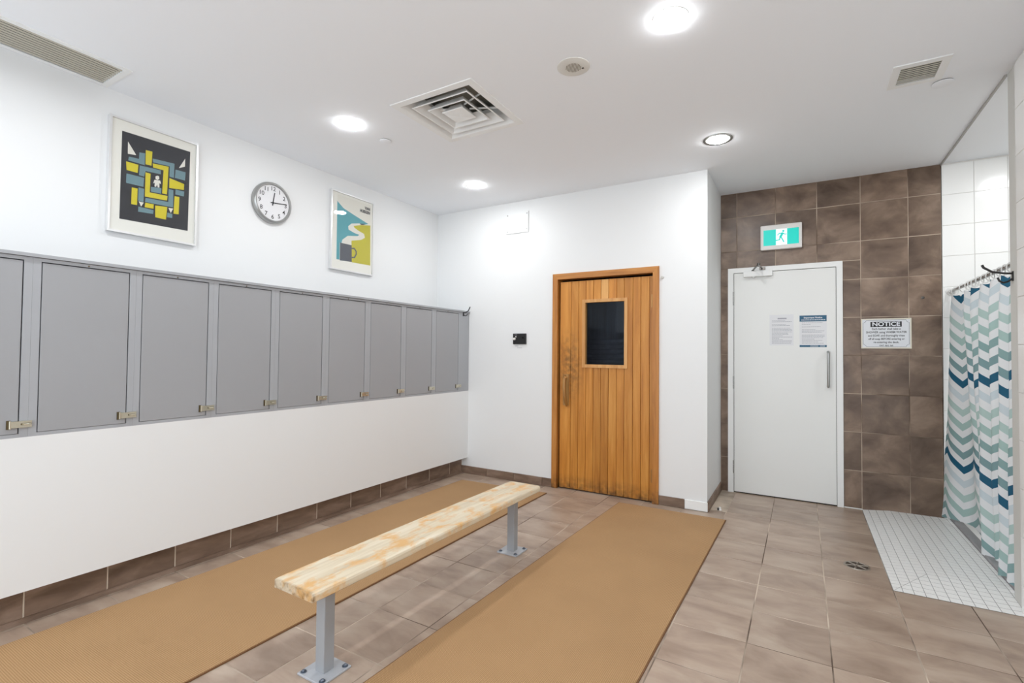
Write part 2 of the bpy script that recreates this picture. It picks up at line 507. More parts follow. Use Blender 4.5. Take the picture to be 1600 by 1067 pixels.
    def build(s, name, mats, parent=None, org=None, smooth=False):
        """mesh data in world coordinates -> one object under its parent"""
        if isinstance(mats, str):
            mats = [mats]
        if parent is not None:
            o3 = ORG[parent.name]
        else:
            o3 = org or (0, 0, 0)
        ob = bpy.data.objects.new(name, s.mesh(name, mats, o3, smooth))
        COL.objects.link(ob)
        if parent is not None:
            ob.parent = parent
        else:
            ob.location = o3
        ORG[ob.name] = o3
        return ob
def TB(y0):
    return lambda u, v, n: (u, y0 - n, v)          # wall facing the camera side
def TL(x0):
    return lambda u, v, n: (x0 + n, u, v)          # left wall, facing right
def TC(u, v, n):
    return (u, v, Zc - n)                          # ceiling, facing down
def TF(u, v, n):
    return (u, v, n)                               # floor
def empty(name, loc):
    o = bpy.data.objects.new(name, None)
    o.empty_display_size = 0.1
    o.location = loc
    COL.objects.link(o)
    ORG[o.name] = tuple(loc)
    return o
def tag(o, label, cat, group=None):
    o['label'] = label
    o['category'] = cat
    if group:
        o['group'] = group
    return o
def struct(o, label=None):
    o['kind'] = 'structure'
    if label:
        o['label'] = label
    return o
def text(body, T, u, v, size, n, mat, parent, align='CENTER', sx=1.0, bold=0.0, name='lettering'):
    cu = bpy.data.curves.new('t', 'FONT')
    cu.body = body
    cu.size = size
    cu.align_x = align
    cu.align_y = 'CENTER'
    cu.resolution_u = 3
    cu.offset = bold
    ob = bpy.data.objects.new('t', cu)
    COL.objects.link(ob)
    dg = bpy.context.evaluated_depsgraph_get()
    me = bpy.data.meshes.new_from_object(ob.evaluated_get(dg))
    bpy.data.objects.remove(ob)
    b = MB()
    b.add([T(u + q.co.x * sx, v + q.co.y, n) for q in me.vertices], [tuple(f.vertices) for f in me.polygons])
    bpy.data.meshes.remove(me)
    return b.build(name, mat, parent)
def tile_mesh(name, w, h, th, bev, mat, T=TF):
    """small glazed tile centred on 0: bevelled face, sides"""
    b = MB()
    a, c = w / 2, h / 2
    o = [(-a, -c), (a, -c), (a, c), (-a, c)]
    i = [(-a + bev, -c + bev), (a - bev, -c + bev), (a - bev, c - bev), (-a + bev, c - bev)]
    vs = [T(u, v, -th) for u, v in o] + [T(u, v, -bev) for u, v in o] + [T(u, v, 0) for u, v in i]
    fs = [(8, 9, 10, 11)]
    for k in range(4):
        j = (k + 1) % 4
        fs += [(k, j, 4 + j, 4 + k), (4 + k, 4 + j, 8 + j, 8 + k)]
    b.add(vs, fs)
    me = bpy.data.meshes.new(name)
    me.from_pydata(b.v, [], b.f)
    me.materials.append(M[mat])
    bm = bmesh.new()
    bm.from_mesh(me)
    bmesh.ops.recalc_face_normals(bm, faces=bm.faces[:])
    # open back: make sure the face looks outward
    nz = Vector(T(0, 0, 1)) - Vector(T(0, 0, 0))
    bm.faces.ensure_lookup_table()
    if bm.faces[0].normal.dot(nz) < 0:
        bmesh.ops.reverse_faces(bm, faces=bm.faces[:])
    bm.to_mesh(me)
    bm.free()
    return me
TILES = {}
def put_tile(parent, name, T, key, mat, u0, u1, v0, v1, n, th=0.008, gap=0.004, bev=0.0015):
    w, h = round(u1 - u0 - gap, 4), round(v1 - v0 - gap, 4)
    if w < 0.006 or h < 0.006:
        return None
    kk = (key, mat, w, h, th)
    if kk not in TILES:
        base = T(0, 0, 0)
        Tl = lambda u, v, q: tuple(T(u, v, q)[i] - base[i] for i in range(3))
        TILES[kk] = tile_mesh(name, w, h, th, bev, mat, Tl)
    o = bpy.data.objects.new(name, TILES[kk])
    p = T((u0 + u1) / 2, (v0 + v1) / 2, n)
    po = ORG[parent.name]
    o.location = (p[0] - po[0], p[1] - po[1], p[2] - po[2])
    o.parent = parent
    COL.objects.link(o)
    return o
def seen(p, mx=30):
    d = Vector(p) - Vector((0, 0, 1.3))
    z = d.dot(_f)
    if z < 0.05:
        return False
    x, y = 800 + 768.9 * d.dot(_r) / z, 533.5 - 768.9 * d.dot(_u) / z
    return -mx < x < 1600 + mx and -mx < y < 1067 + mx

# ------------------------------------------------------------------ floor
floor = struct(MB().box((XU - 0.1, YB - 0.1, -0.12), (2.1, YT + 0.1, -0.0012)).build('floor', 'grout'), 'taupe square ceramic floor tiles with pale grout')
xs = [XG + PT * k for k in range(-12, 3)]
ys = [YG + PT * k for k in range(-14, 9)]
MATS_ON_FLOOR = ((-3.0, -2.05, 0.2, 4.09), (-1.40, -0.56, 1.0, 4.2))
rest = MB()
for a in range(len(xs) - 1):
    for c in range(len(ys) - 1):
        x0, x1, y0, y1 = xs[a], xs[a + 1], ys[c], ys[c + 1]
        x0, x1 = max(x0, XB), min(x1, XR)
        y0, y1 = max(y0, YB), min(y1, YT)
        if x1 - x0 < 0.01 or y1 - y0 < 0.01:
            continue
        cx, cy = (x0 + x1) / 2, (y0 + y1) / 2
        if cx > XG and cy > YG + 2 * PT:
            continue                                  # the mosaic pad
        if cy > YD and cx < XS:
            continue                                  # the sauna block stands here
        if cx < XS < x1 and cy > YD:
            x0 = XS
        vis = any(seen(q) for q in ((x0, y0, 0), (x1, y0, 0), (x0, y1, 0), (x1, y1, 0), (cx, cy, 0)))
        hid = any(m[0] <= x0 and x1 <= m[1] and m[2] <= y0 and y1 <= m[3] for m in MATS_ON_FLOOR)
        if vis and not hid:
            put_tile(floor, 'floor_tile', TF, 'f', 'ftile', x0, x1, y0, y1, random.uniform(-0.0004, 0.0004), 0.008, 0.0055, 0.001)
        else:
            rest.box((x0 + 0.002, y0 + 0.002, -0.008), (x1 - 0.002, y1 - 0.002, 0.0))
ro = rest.build('floor_tile_field', 'ftile', floor)
ro['kind'] = 'stuff'

# mosaic pad in front of the shower: rises 22 mm from its two free edges
Y0M = YG + 2 * PT
RX, RY = 0.475 + 0.0499 * 3 - XG, 0.0015 + 0.0499 * 6
def mz(x, y):
    return 0.022 * max(0.0, min(1.0, (x - XG) / RX, (y - Y0M) / RY)) + 0.0008
pad = MB()
gx = [XG, XG + RX, 1.0]
pad.add([(XG, Y0M, 0), (1.0, Y0M, 0), (1.0, Y0M + RY, 0.022), (XG + RX, Y0M + RY, 0.022), (XG + RX, YT, 0.022), (1.0, YT, 0.022), (XG, YT, 0)],
        [(0, 1, 2, 3), (0, 3, 4, 6), (3, 2, 5, 4)])
pad.add([(XG, Y0M, -0.05), (1.0, Y0M, -0.05), (1.0, YT, -0.05), (XG, YT, -0.05)], [(0, 1, 2, 3)])
pado = struct(pad.build('floor_shower', 'sgrout'), 'white square mosaic pad sloping up to the shower curb')
def clip(poly, a, b, c):
    out = []
    for i in range(len(poly)):
        p, q = poly[i], poly[(i + 1) % len(poly)]
        dp, dq = a * p[0] + b * p[1] - c, a * q[0] + b * q[1] - c
        if dp >= 0:
            out.append(p)
        if dp * dq < 0:
            t = dp / (dp - dq)
            out.append((p[0] + (q[0] - p[0]) * t, p[1] + (q[1] - p[1]) * t))
    return out
ha, hb = RY, -RX                                  # hip line of the pad
hn = math.hypot(ha, hb)
pieces = []
mx_ = [XG + 0.0015, 0.475] + [0.475 + 0.0499 * k for k in range(1, 12)]
my_ = [Y0M + 0.0015 + 0.0499 * k for k in range(0, 35)]
for i in range(len(mx_) - 1):
    for j in range(len(my_) - 1):
        x0, x1, y0, y1 = mx_[i] + 0.0016, min(mx_[i + 1], 0.998) - 0.0016, my_[j] + 0.0022, min(my_[j + 1], YT) - 0.0022
        if x1 - x0 < 0.004 or y1 - y0 < 0.004:
            continue
        q = [(x0, y0), (x1, y0), (x1, y1), (x0, y1)]
        cs = [(ha * (x - XG) + hb * (y - Y0M)) / hn for x, y in q]
        if min(cs) < -0.002 and max(cs) > 0.002 and x0 < XG + RX:
            c0 = (ha * XG + hb * Y0M) / hn
            polys = [clip(q, ha / hn, hb / hn, c0 + 0.0014), clip(q, -ha / hn, -hb / hn, -c0 + 0.0014)]
        else:
            polys = [q]
        for pl in polys:
            if len(pl) >= 3:
                pieces.append(((x0 + x1) / 2, (y0 + y1) / 2, pl))
pieces.sort(key=lambda t: t[0] ** 2 + t[1] ** 2)
far = MB()
for k, (cx, cy, pl) in enumerate(pieces):
    b = MB() if k < 300 else far
    n = len(pl)
    vs = [(x, y, mz(x, y) - 0.006) for x, y in pl] + [(x, y, mz(x, y)) for x, y in pl]
    b.add(vs, [tuple(range(n, 2 * n))] + [(i, (i + 1) % n, n + (i + 1) % n, n + i) for i in range(n)])
    if k < 300:
        b.build('mosaic_tile', 'mosaic', pado)
if far.f:
    far.build('mosaic_tile_field', 'mosaic', pado)['kind'] = 'stuff'

# ------------------------------------------------------------------ ceiling with openings for the vents
holes = [(-2.185, -1.665, 2.295, 2.815), (-3.535, -3.255, 0.15, 1.225), (0.462, 0.642, 3.318, 3.508)]
gx = sorted(set([XU - 0.1, 2.1] + [h[0] for h in holes] + [h[1] for h in holes]))
gy = sorted(set([YB - 0.1, YT + 0.1] + [h[2] for h in holes] + [h[3] for h in holes]))
cb = MB()
for i in range(len(gx) - 1):
    for j in range(len(gy) - 1):
        cx, cy = (gx[i] + gx[i + 1]) / 2, (gy[j] + gy[j + 1]) / 2
        if any(h[0] < cx < h[1] and h[2] < cy < h[3] for h in holes):
            continue
        cb.box((gx[i], gy[j], Zc), (gx[i + 1], gy[j + 1], Zc + 0.02))
struct(cb.build('ceiling', 'ceil'), 'plain off-white ceiling')

# ------------------------------------------------------------------ walls
struct(MB().box((XU - 0.1, YB - 0.1, 0), (XU, YD, Zc)).build('wall_left', 'wall'), 'white painted wall above the lockers')
lw = MB()
lw.box((XU, YB, 0.17), (XL, YD, 0.887))
lw.box((XU, YB, 0.887), (XL, 0.42, 1.727))
struct(lw.build('wall_left_low', 'wall'), 'white half wall carrying the row of lockers')
# sauna wall with the opening of the door
DX0, DX1, DZ = -2.088, -1.093, 2.058
sw = MB()
sw.box((XU, YD, 0), (DX0, YD + 0.1, Zc))
sw.box((DX1, YD, 0), (XS, YD + 0.1, Zc))
sw.box((DX0, YD, DZ), (DX1, YD + 0.1, Zc))
sw.box((XS - 0.1, YD + 0.1, 0), (XS, YT, Zc))
struct(sw.build('wall_back', 'wall'), 'white painted sauna wall with projecting corner')
# tiled wall
tw = struct(MB().box((XS - 0.1, YT, -0.02), (XR, YT + 0.1, Zc)).build('wall_tiled', 'wgrout'), 'brown ceramic tiled wall around the white door')
T = TB(YT)
rows = [0.0] + [0.3235 + 0.3279 * k for k in range(0, 8)] + [Zc]
cols = [XS, -0.539, -0.212, 0.1135, 0.432, 0.755, XR - 0.003]
EX0, EX1, EZ = -0.616, 0.302, 2.128
for i in range(len(cols) - 1):
    for j in range(len(rows) - 1):
        u0, u1, v0, v1 = cols[i], cols[i + 1], rows[j], rows[j + 1]
        rs = []
        if v0 < EZ - 0.02 and u1 > EX0 and u0 < EX1:      # cut around the door frame
            if u0 < EX0:
                rs.append((u0, EX0, v0, min(v1, EZ)))
            if u1 > EX1:
                rs.append((EX1, u1, v0, min(v1, EZ)))
            if v1 > EZ + 0.01:
                rs = [(u0, u1, EZ, v1)] + [(a, b_, c, min(d, EZ)) for a, b_, c, d in rs]
        else:
            rs = [(u0, u1, v0, v1)]
        for (a, b_, c, d) in rs:
            put_tile(tw, 'wall_tile', T, 'b', 'wtile', a, b_, c, d, 0.002 + random.uniform(-0.0005, 0.0005), 0.004, 0.006, 0.001)
struct(MB().bbox((0.304, YT - 0.012, 0.0), (XG + 0.004, YT - 0.002, 0.008), 0.003).build('trim_5', 'framew'), 'white caulk line at the foot of the brown tiles')
# shower stall
st = MB()
st.box((XR - 0.004, YT, -0.02), (2.1, YT + 0.1, Zc))
st.box((2.0, 3.5, 0), (2.1, YT, Zc))
st.box((XR + 0.1, 3.55, 0), (2.0, 3.67, Zc))
sh = struct(st.build('wall_shower', 'swgrout'), 'white tiled shower stall wall')
uc = [XR] + [1.163 + 0.194 * k for k in range(0, 5)] + [2.0]
vr = [0.0] + [0.135 + 0.2465 * k for k in range(0, 11)] + [Zc - 0.01]
for i in range(len(uc) - 1):
    for j in range(len(vr) - 1):
        put_tile(sh, 'shower_tile', T, 'b', 'swtile', uc[i], uc[i + 1], vr[j], vr[j + 1], 0.005, 0.007, 0.003)
# right wall with its end jamb
rw = MB()
rw.box((XR, YB - 0.1, -0.02), (XR + 0.12, 3.534, Zc))
wr = struct(rw.build('wall_right', 'swgrout'), 'white tiled right wall at the edge of the picture')
struct(MB().box((XR + 0.006, 3.534, 0), (XR + 0.12, 3.67, Zc)).build('trim_1', 'jamb'), 'plain painted jamb at the shower opening')
TR = lambda u, v, n: (XR - n, u, v)
yr = [YB] + [3.534 - 0.194 * k for k in range(26, -1, -1)]
wrest = MB()
for i in range(len(yr) - 1):
    for j in range(len(vr) - 1):
        if yr[i] > 3.0:
            put_tile(wr, 'shower_tile', TR, 'r', 'swtile', yr[i], yr[i + 1], vr[j], vr[j + 1], 0.005, 0.007, 0.003)
        else:
            wrest.rect(TR, yr[i] + 0.0015, yr[i + 1] - 0.0015, vr[j] + 0.0015, vr[j + 1] - 0.0015, 0, 0.005)
wrest.build('wall_tile_field', 'swtile', wr)['kind'] = 'stuff'
struct(MB().box((XR - 0.006, 3.67, Zc - 0.012), (XR + 0.004, YT, Zc)).build('trim_2', 'trim'), 'thin metal strip along the ceiling edge of the shower')
# curb and stall floor
struct(MB().bbox((1.0, 3.672, -0.01), (1.055, YT - 0.006, 0.04), 0.004).build('trim_3', 'marble'), 'grey marble curb at the foot of the shower curtain')
struct(MB().box((1.05, 3.67, -0.01), (2.0, YT, 0.012)).build('floor_stall', 'mosaic'), 'white floor inside the shower stall')

# ------------------------------------------------------------------ baseboards
bl = struct(MB().box((XB - 0.03, YB, -0.01), (XB, YD, 0.17)).build('baseboard_left', 'lgrout'), 'brown tile base recessed under the half wall')
MB().prism(lambda u, v, n: (XB + u, n, v), [(0, 0), (0.02, 0), (0.018, 0.012), (0.008, 0.02), (0, 0.022)], YB, YD - 0.004, 0).build('cove_strip', 'btile', bl)
yb = [0.864 + 0.3279 * k for k in range(-8, 11)] + [YD - 0.004]
for i in range(len(yb) - 1):
    put_tile(bl, 'base_tile', TL(XB), 'l', 'btile', yb[i], yb[i + 1], 0.018, 0.178, 0.002, 0.004, 0.006)
bb = struct(MB().box((XB, YD - 0.004, -0.01), (DX0 - 0.016, YD, 0.08)).build('baseboard_back', 'wgrout'), 'brown tile baseboard left of the sauna door')
for a, c in ((XB, -2.86), (-2.86, -2.533), (-2.533, -2.206), (-2.206, DX0 - 0.016)):
    put_tile(bb, 'base_tile', TB(YD), 'b', 'btile', a, c, 0.0, 0.082, 0.012, 0.012, 0.003)
bc = struct(MB().box((DX1 + 0.016, YD - 0.004, -0.01), (-0.862, YD, 0.08)).build('baseboard_back_right', 'wgrout'), 'brown tile baseboard right of the sauna door')
put_tile(bc, 'base_tile', TB(YD), 'b', 'btile', DX1 + 0.016, -0.862, 0.0, 0.082, 0.012, 0.012, 0.003)
struct(MB().bbox((-0.859, YD - 0.011, 0.004), (XS + 0.004, YD, 0.079), 0.002).build('trim_4', 'framew'), 'white patch of baseboard at the sauna corner where a tile is missing')
bs = struct(MB().box((XS, YD, -0.01), (XS + 0.004, YT - 0.006, 0.08)).build('baseboard_side', 'wgrout'), 'brown tile baseboard on the side of the sauna block')
TX = lambda u, v, n: (XS + n, u, v)
for a, c in ((YD - 0.004, 4.46), (4.46, 4.787), (4.787, YT - 0.006)):
    put_tile(bs, 'base_tile', TX, 'x', 'btile', a, c, 0.0, 0.085, 0.012, 0.012, 0.003)

# ------------------------------------------------------------------ lockers
edges = [0.42, 0.838, 1.255, 1.664, 2.076, 2.493, 2.9115, 3.3385, 3.765, YD - 0.003]
doors = [(0.452, 0.805), (0.871, 1.224), (1.286, 1.633), (1.695, 2.044), (2.108, 2.461), (2.525, 2.879), (2.944, 3.305), (3.372, 3.731), (3.80, 4.162)]
WHICH = ['grey wall locker cut off by the left edge of the photo', 'second grey wall locker from the left, widest of the whole doors in view',
         'third grey wall locker from the left, below the left part of the clock wall', 'fourth grey wall locker from the left',
         'fifth grey wall locker from the left, middle of the row', 'fourth grey wall locker counted from the coat hook end',
         'third grey wall locker counted from the coat hook end', 'second grey wall locker counted from the coat hook end',
         'last grey wall locker, in the corner, under the black coat hook']
WHICH[2] = 'third grey wall locker from the left, right of the large patterned picture'
ZB, ZT = 0.887, 1.727
T = TL(XL)
for i, (d0, d1) in enumerate(doors):
    e0, e1 = edges[i], edges[i + 1]
    lk = tag(empty('locker', (XL, (e0 + e1) / 2, ZB)), WHICH[i], 'locker', 'grey lockers in the half wall')
    b = MB()
    b.rect(T, e0, e1, ZB, ZT, -0.44, -0.024)
    b.build('body', 'lockin', lk)
    f = MB()
    z0, z1 = 0.905, 1.706
    f.rect(T, e0 + 0.0002, d0 - 0.0026, ZB, ZT, -0.024, 0)
    f.rect(T, d1 + 0.0026, e1 - 0.0002, ZB, ZT, -0.024, 0)
    f.rect(T, d0 - 0.0026, d1 + 0.0026, z1 + 0.0045, ZT, -0.024, 0)
    f.rect(T, d0 - 0.0026, d1 + 0.0026, ZB, z0 - 0.0015, -0.024, 0)
    f.build('face_frame', 'lockf', lk)
    dd = MB()
    x0, y0, z0_ = T(d0 + 0.0016, z0, -0.022)
    x1, y1, z1_ = T(d1 - 0.0016, z1, -0.0005)
    dd.bbox((x0, y0, z0_), (x1, y1, z1_), 0.0012, 0, 1)
    dr = dd.build('door', 'lock', lk)
    h = MB()
    h.rect(T, d1 - 0.041, d1 - 0.029, 0.928, 0.968, 0, 0.006, 1)
    h.rect(T, d1 - 0.031, d1 + 0.044, 0.933, 0.963, 0.002, 0.009)
    h.rect(T, d1 - 0.02, d1 + 0.044, 0.957, 0.963, 0.009, 0.012)
    h.rect(T, d1 - 0.02, d1 + 0.044, 0.933, 0.939, 0.009, 0.012)
    h.tube([T(d1 - 0.03, 0.930, 0.007), T(d1 - 0.03, 0.966, 0.007)], 0.004, 8)
    hp = h.build('hasp', ['hasp', 'haspd'], lk)
    s_ = MB()
    s_.rect(T, d1 + 0.006, d1 + 0.042, 0.9445, 0.9525, 0.009, 0.0093, 1)
    s_.tube([T(d1 + 0.012, 0.9485, 0.008), T(d1 + 0.016, 0.9485, 0.018), T(d1 + 0.03, 0.9485, 0.021), T(d1 + 0.04, 0.9485, 0.014)], 0.0035, 8)
    s_.build('staple', ['hasp', 'haspd'], hp)
    sc = MB()
    sc.lathe(T, ((d0 + d1) / 2 + 0.0, 1.7165), [(0.004, 0), (0.004, 0.001), (0.0015, 0.0018)], 10)
    sc.build('screw', 'haspd', lk)
lg = MB()
lg.rect(TL(XL), 0.2, YD - 0.002, 1.7285, 1.744, -0.448, 0.012)
tag(lg.build('locker_ledge', 'lockf', None, (XL, 2.4, 1.7285), False), 'thin grey ledge running along the top of all the lockers', 'ledge')

def hook(T, u, v, label):
    o = tag(empty('coat_hook', T(u, v, 0)), label, 'hook', None)
    MB().rect(T, u - 0.009, u + 0.009, v - 0.03, v + 0.022, 0, 0.004).build('back_plate', 'black', o)
    return o
hk = hook(TL(XL), 4.245, 1.716, 'black double coat hook on the far end of the locker row')
T = TL(XL)
MB().tube([T(4.245, 1.722, 0.002), T(4.252, 1.725, 0.03), T(4.262, 1.745, 0.055), T(4.27, 1.785, 0.07)], 0.0045, 8, r2=0.006).build('upper_arm', 'black', hk, smooth=True)
MB().tube([T(4.245, 1.70, 0.002), T(4.25, 1.69, 0.02), T(4.256, 1.693, 0.036), T(4.262, 1.71, 0.042)], 0.0045, 8).build('lower_arm', 'black', hk, smooth=True)
TJ = lambda u, v, n: (XR + 0.006 - n, u, v)
h2 = hook(TJ, 3.628, 1.742, 'black double coat hook on the shower jamb beside the curtain')
MB().tube([TJ(3.628, 1.752, 0.002), TJ(3.632, 1.757, 0.04), TJ(3.64, 1.768, 0.08), TJ(3.65, 1.795, 0.112), TJ(3.652, 1.81, 0.118)], 0.005, 8, r2=0.0065).build('upper_arm', 'black', h2, smooth=True)
MB().tube([TJ(3.628, 1.726, 0.002), TJ(3.63, 1.71, 0.02), TJ(3.632, 1.705, 0.038), TJ(3.636, 1.715, 0.052), TJ(3.64, 1.735, 0.058)], 0.005, 8).build('lower_arm', 'black', h2, smooth=True)

# ------------------------------------------------------------------ floor mats
def mat(label, pts, seam=None):
    o = tag(empty('floor_mat', (sum(p[0] for p in pts) / 4, sum(p[1] for p in pts) / 4, 0.0)), label, 'mat', 'tan woven floor runners')
    cx, cy = sum(p[0] for p in pts) / 4, sum(p[1] for p in pts) / 4
    inn = [(cx + (x - cx) * (1 - 0.006 / abs(x - cx)), cy + (y - cy) * (1 - 0.006 / abs(y - cy))) for x, y in pts]
    b = MB()
    b.prism(TF, inn, 0.0006, 0.0085)
    b.build('weave', 'mat', o)
    e = MB()
    for k in range(4):
        j = (k + 1) % 4
        e.prism(TF, [pts[k], pts[j], inn[j], inn[k]], 0.0006, 0.0065)
    e.build('edge_binding', 'mated', o)
mat('long tan woven mat on the floor along the lockers', [(-3.005, 0.15), (-2.075, 0.15), (-2.045, 4.125), (-2.985, 4.083)])
mat('wide tan woven mat on the floor between the bench and the white door', [(-1.505, 0.75), (-0.585, 0.75), (-0.52, 4.212), (-1.385, 4.206)])

# ------------------------------------------------------------------ bench
bn = tag(empty('bench', (-1.66, 2.1, 0.0)), 'long plank bench with a bleached worn seat on two grey posts', 'bench')
p0, p1 = Vector((-1.684, 1.222, 0)), Vector((-1.655, 3.0, 0))
dy = (p1 - p0).normalized()
dx = Vector((dy.y, -dy.x, 0))
hw = 0.121
prof = [(-hw, 0.363), (-hw, 0.394), (-hw + 0.006, 0.4)]
for k in range(1, 8):
    prof.append((-hw + 0.006 + (2 * hw - 0.018) * k / 8, 0.4))
prof += [(hw - 0.012, 0.4), (hw - 0.004, 0.3965), (hw, 0.389), (hw, 0.367), (hw - 0.004, 0.363)]
b = MB()
vs = []
NS = 40
for i in range(NS + 1):
    tt = i / NS
    c = p0.lerp(p1, tt)
    e = 0.002 if i in (0, NS) else 0.0
    for (u, h) in prof:
        uu = u * (1 - e / hw) + 0.0008 * math.sin(i * 0.9 + h * 30) * (1 if abs(u) > hw - 0.01 else 0)
        q = c + dx * uu
        hh = h - (0.0015 if i in (0, NS) and h > 0.38 else 0)
        vs.append((q.x, q.y, hh))
n = len(prof)
fs = []
for i in range(NS):
    for j in range(n):
        j2 = (j + 1) % n
        fs.append((i * n + j, i * n + j2, (i + 1) * n + j2, (i + 1) * n + j))
fs += [tuple(range(n)), tuple(NS * n + j for j in range(n))]
b.add(vs, fs)
b.build('seat', 'seat', bn)
for (cx, cy) in ((-1.677, 1.368), (-1.644, 2.815)):
    g = MB()
    h = 0.026
    g.bbox((cx - h, cy - h, 0.006), (cx + h, cy + h, 0.3632), 0.004)
    lgo = g.build('leg', 'leg', bn)
    a = 0.0735
    q = MB()
    q.bbox((cx - a, cy - a, 0.0), (cx + a, cy + a, 0.009), 0.0015, 0, 1)
    q.build('base_plate', 'plate', lgo)
    for sx in (-1, 1):
        for sy in (-1, 1):
            bx, by = cx + sx * 0.056, cy + sy * 0.056
            w = MB()
            w.lathe(TF, (bx, by), [(0.0125, 0.009), (0.0125, 0.011), (0.008, 0.011), (0.008, 0.015), (0.004, 0.018)], 12)
            w.build('bolt', 'bolt', lgo)

# ------------------------------------------------------------------ sauna door
T = TB(YD)
d1 = struct(empty('door_1', (-1.59, YD, 0)), 'cedar plank sauna door with a small dark window')
d1['category'] = 'door'
FX0, FX1, FZ, FW = -2.104, -1.077, 2.072, 0.054
for (pts, mt) in (([(FX0, 0), (FX0 + FW, 0), (FX0 + FW, FZ - FW), (FX0, FZ)], 'cedarf'), ([(FX1, 0), (FX1, FZ), (FX1 - FW, FZ - FW), (FX1 - FW, 0)], 'cedarf'),
                  ([(FX0, FZ), (FX0 + FW, FZ - FW), (FX1 - FW, FZ - FW), (FX1, FZ)], 'cedarh')):
    MB().prism(T, pts, -0.09, 0.018).build('door_frame', mt, d1)
bx = [-2.034, -1.920, -1.842, -1.766, -1.692, -1.618, -1.544, -1.466, -1.394, -1.315, -1.244, -1.166, -1.132]
SN, SB = -0.012, -0.052
for i in range(len(bx) - 1):
    a, c = bx[i], bx[i + 1]
    lo, hi = max(a, -1.790), min(c, -1.372)
    if hi <= lo:
        polys = [[(a, 0.012), (c, 0.012), (c, 1.993), (a, 1.993)]]
    elif lo > a:
        polys = [[(a, 0.012), (c, 0.012), (c, 1.178), (lo, 1.178), (lo, 1.802), (c, 1.802), (c, 1.993), (a, 1.993)]]
    elif hi < c:
        polys = [[(a, 0.012), (c, 0.012), (c, 1.993), (a, 1.993), (a, 1.802), (hi, 1.802), (hi, 1.178), (a, 1.178)]]
    else:
        polys = [[(a, 0.012), (c, 0.012), (c, 1.178), (a, 1.178)], [(a, 1.802), (c, 1.802), (c, 1.993), (a, 1.993)]]
    for pl in polys:
        g = MB()
        mid = (a + c) / 2
        sh_ = lambda w: [(u + (w if u == a else -w if u == c else 0), v) for u, v in pl]
        k = len(pl)
        vs = [T(u, v, SB) for u, v in sh_(0.001)] + [T(u, v, SN - 0.004) for u, v in sh_(0.001)] + [T(u, v, SN) for u, v in sh_(0.0026)]
        fs = [tuple(range(k)), tuple(range(2 * k, 3 * k))]
        for r0 in (0, k):
            fs += [(r0 + q, r0 + (q + 1) % k, r0 + k + (q + 1) % k, r0 + k + q) for q in range(k)]
        g.add(vs, fs)
        g.build('board', 'cedarl' if (i == 5 and pl[0][1] > 1) else 'cedar', d1)
wf = MB().frame(T, -1.800, -1.362, 1.168, 1.812, 0.03, SB - 0.004, 0.0).build('window_frame', 'cedarw', d1)
MB().rect(T, -1.772, -1.390, 1.196, 1.784, -0.036, -0.032).build('pane', 'pane', wf)
for (v0, v1) in ((0.175, 0.29), (1.715, 1.83)):
    g = MB()
    g.tube([T(-1.1315, v0, -0.004), T(-1.1315, v1, -0.004)], 0.007, 10)
    g.rect(T, -1.150, -1.132, v0, v1, -0.014, -0.0105)
    g.build('hinge', 'brass', d1, smooth=True)
hb_ = MB()
hb_.prism(T, [(-2.0, 1.10), (-1.995, 0.80), (-1.935, 0.80), (-1.93, 1.10)], -0.013, -0.004)
ho = hb_.build('handle', 'handle', d1)
g = MB()
for (c, r, n0) in ():
    pass
pth = [T(-1.972, 1.075, -0.004), T(-1.968, 1.06, 0.02), T(-1.965, 1.03, 0.038), T(-1.963, 0.96, 0.042), T(-1.958, 0.89, 0.04), T(-1.953, 0.83, 0.028), T(-1.95, 0.80, 0.004)]
g.tube(pth, 0.017, 12, r2=0.0135)
g.build('grip', 'handle', ho, smooth=True)
MB().lathe(T, (-1.962, 1.068), [(0.012, -0.004), (0.012, 0.022), (0.007, 0.028)], 14).build('peg', 'cedarw', ho, smooth=True)
# room behind the pane, its gloom put into the wood colour
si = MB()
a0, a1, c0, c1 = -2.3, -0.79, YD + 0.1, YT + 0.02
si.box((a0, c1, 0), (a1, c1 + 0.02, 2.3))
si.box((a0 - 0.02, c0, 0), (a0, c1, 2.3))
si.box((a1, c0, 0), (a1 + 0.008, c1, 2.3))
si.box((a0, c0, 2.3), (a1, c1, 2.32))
struct(si.build('wall_sauna', 'saunain'), 'cedar lining inside the sauna, coloured dark as in shade')
bs_ = tag(empty('slatted_screen', (-1.55, YT - 0.25, 1.1)), 'slatted bench back, coloured dark as in shade, seen through the sauna door window', 'bench')
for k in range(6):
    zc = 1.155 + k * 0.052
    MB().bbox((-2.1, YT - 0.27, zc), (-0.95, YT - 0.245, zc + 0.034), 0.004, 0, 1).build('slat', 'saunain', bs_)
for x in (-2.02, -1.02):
    MB().box((x, YT - 0.245, 1.12), (x + 0.05, YT - 0.22, 1.5)).build('upright', 'saunain', bs_)

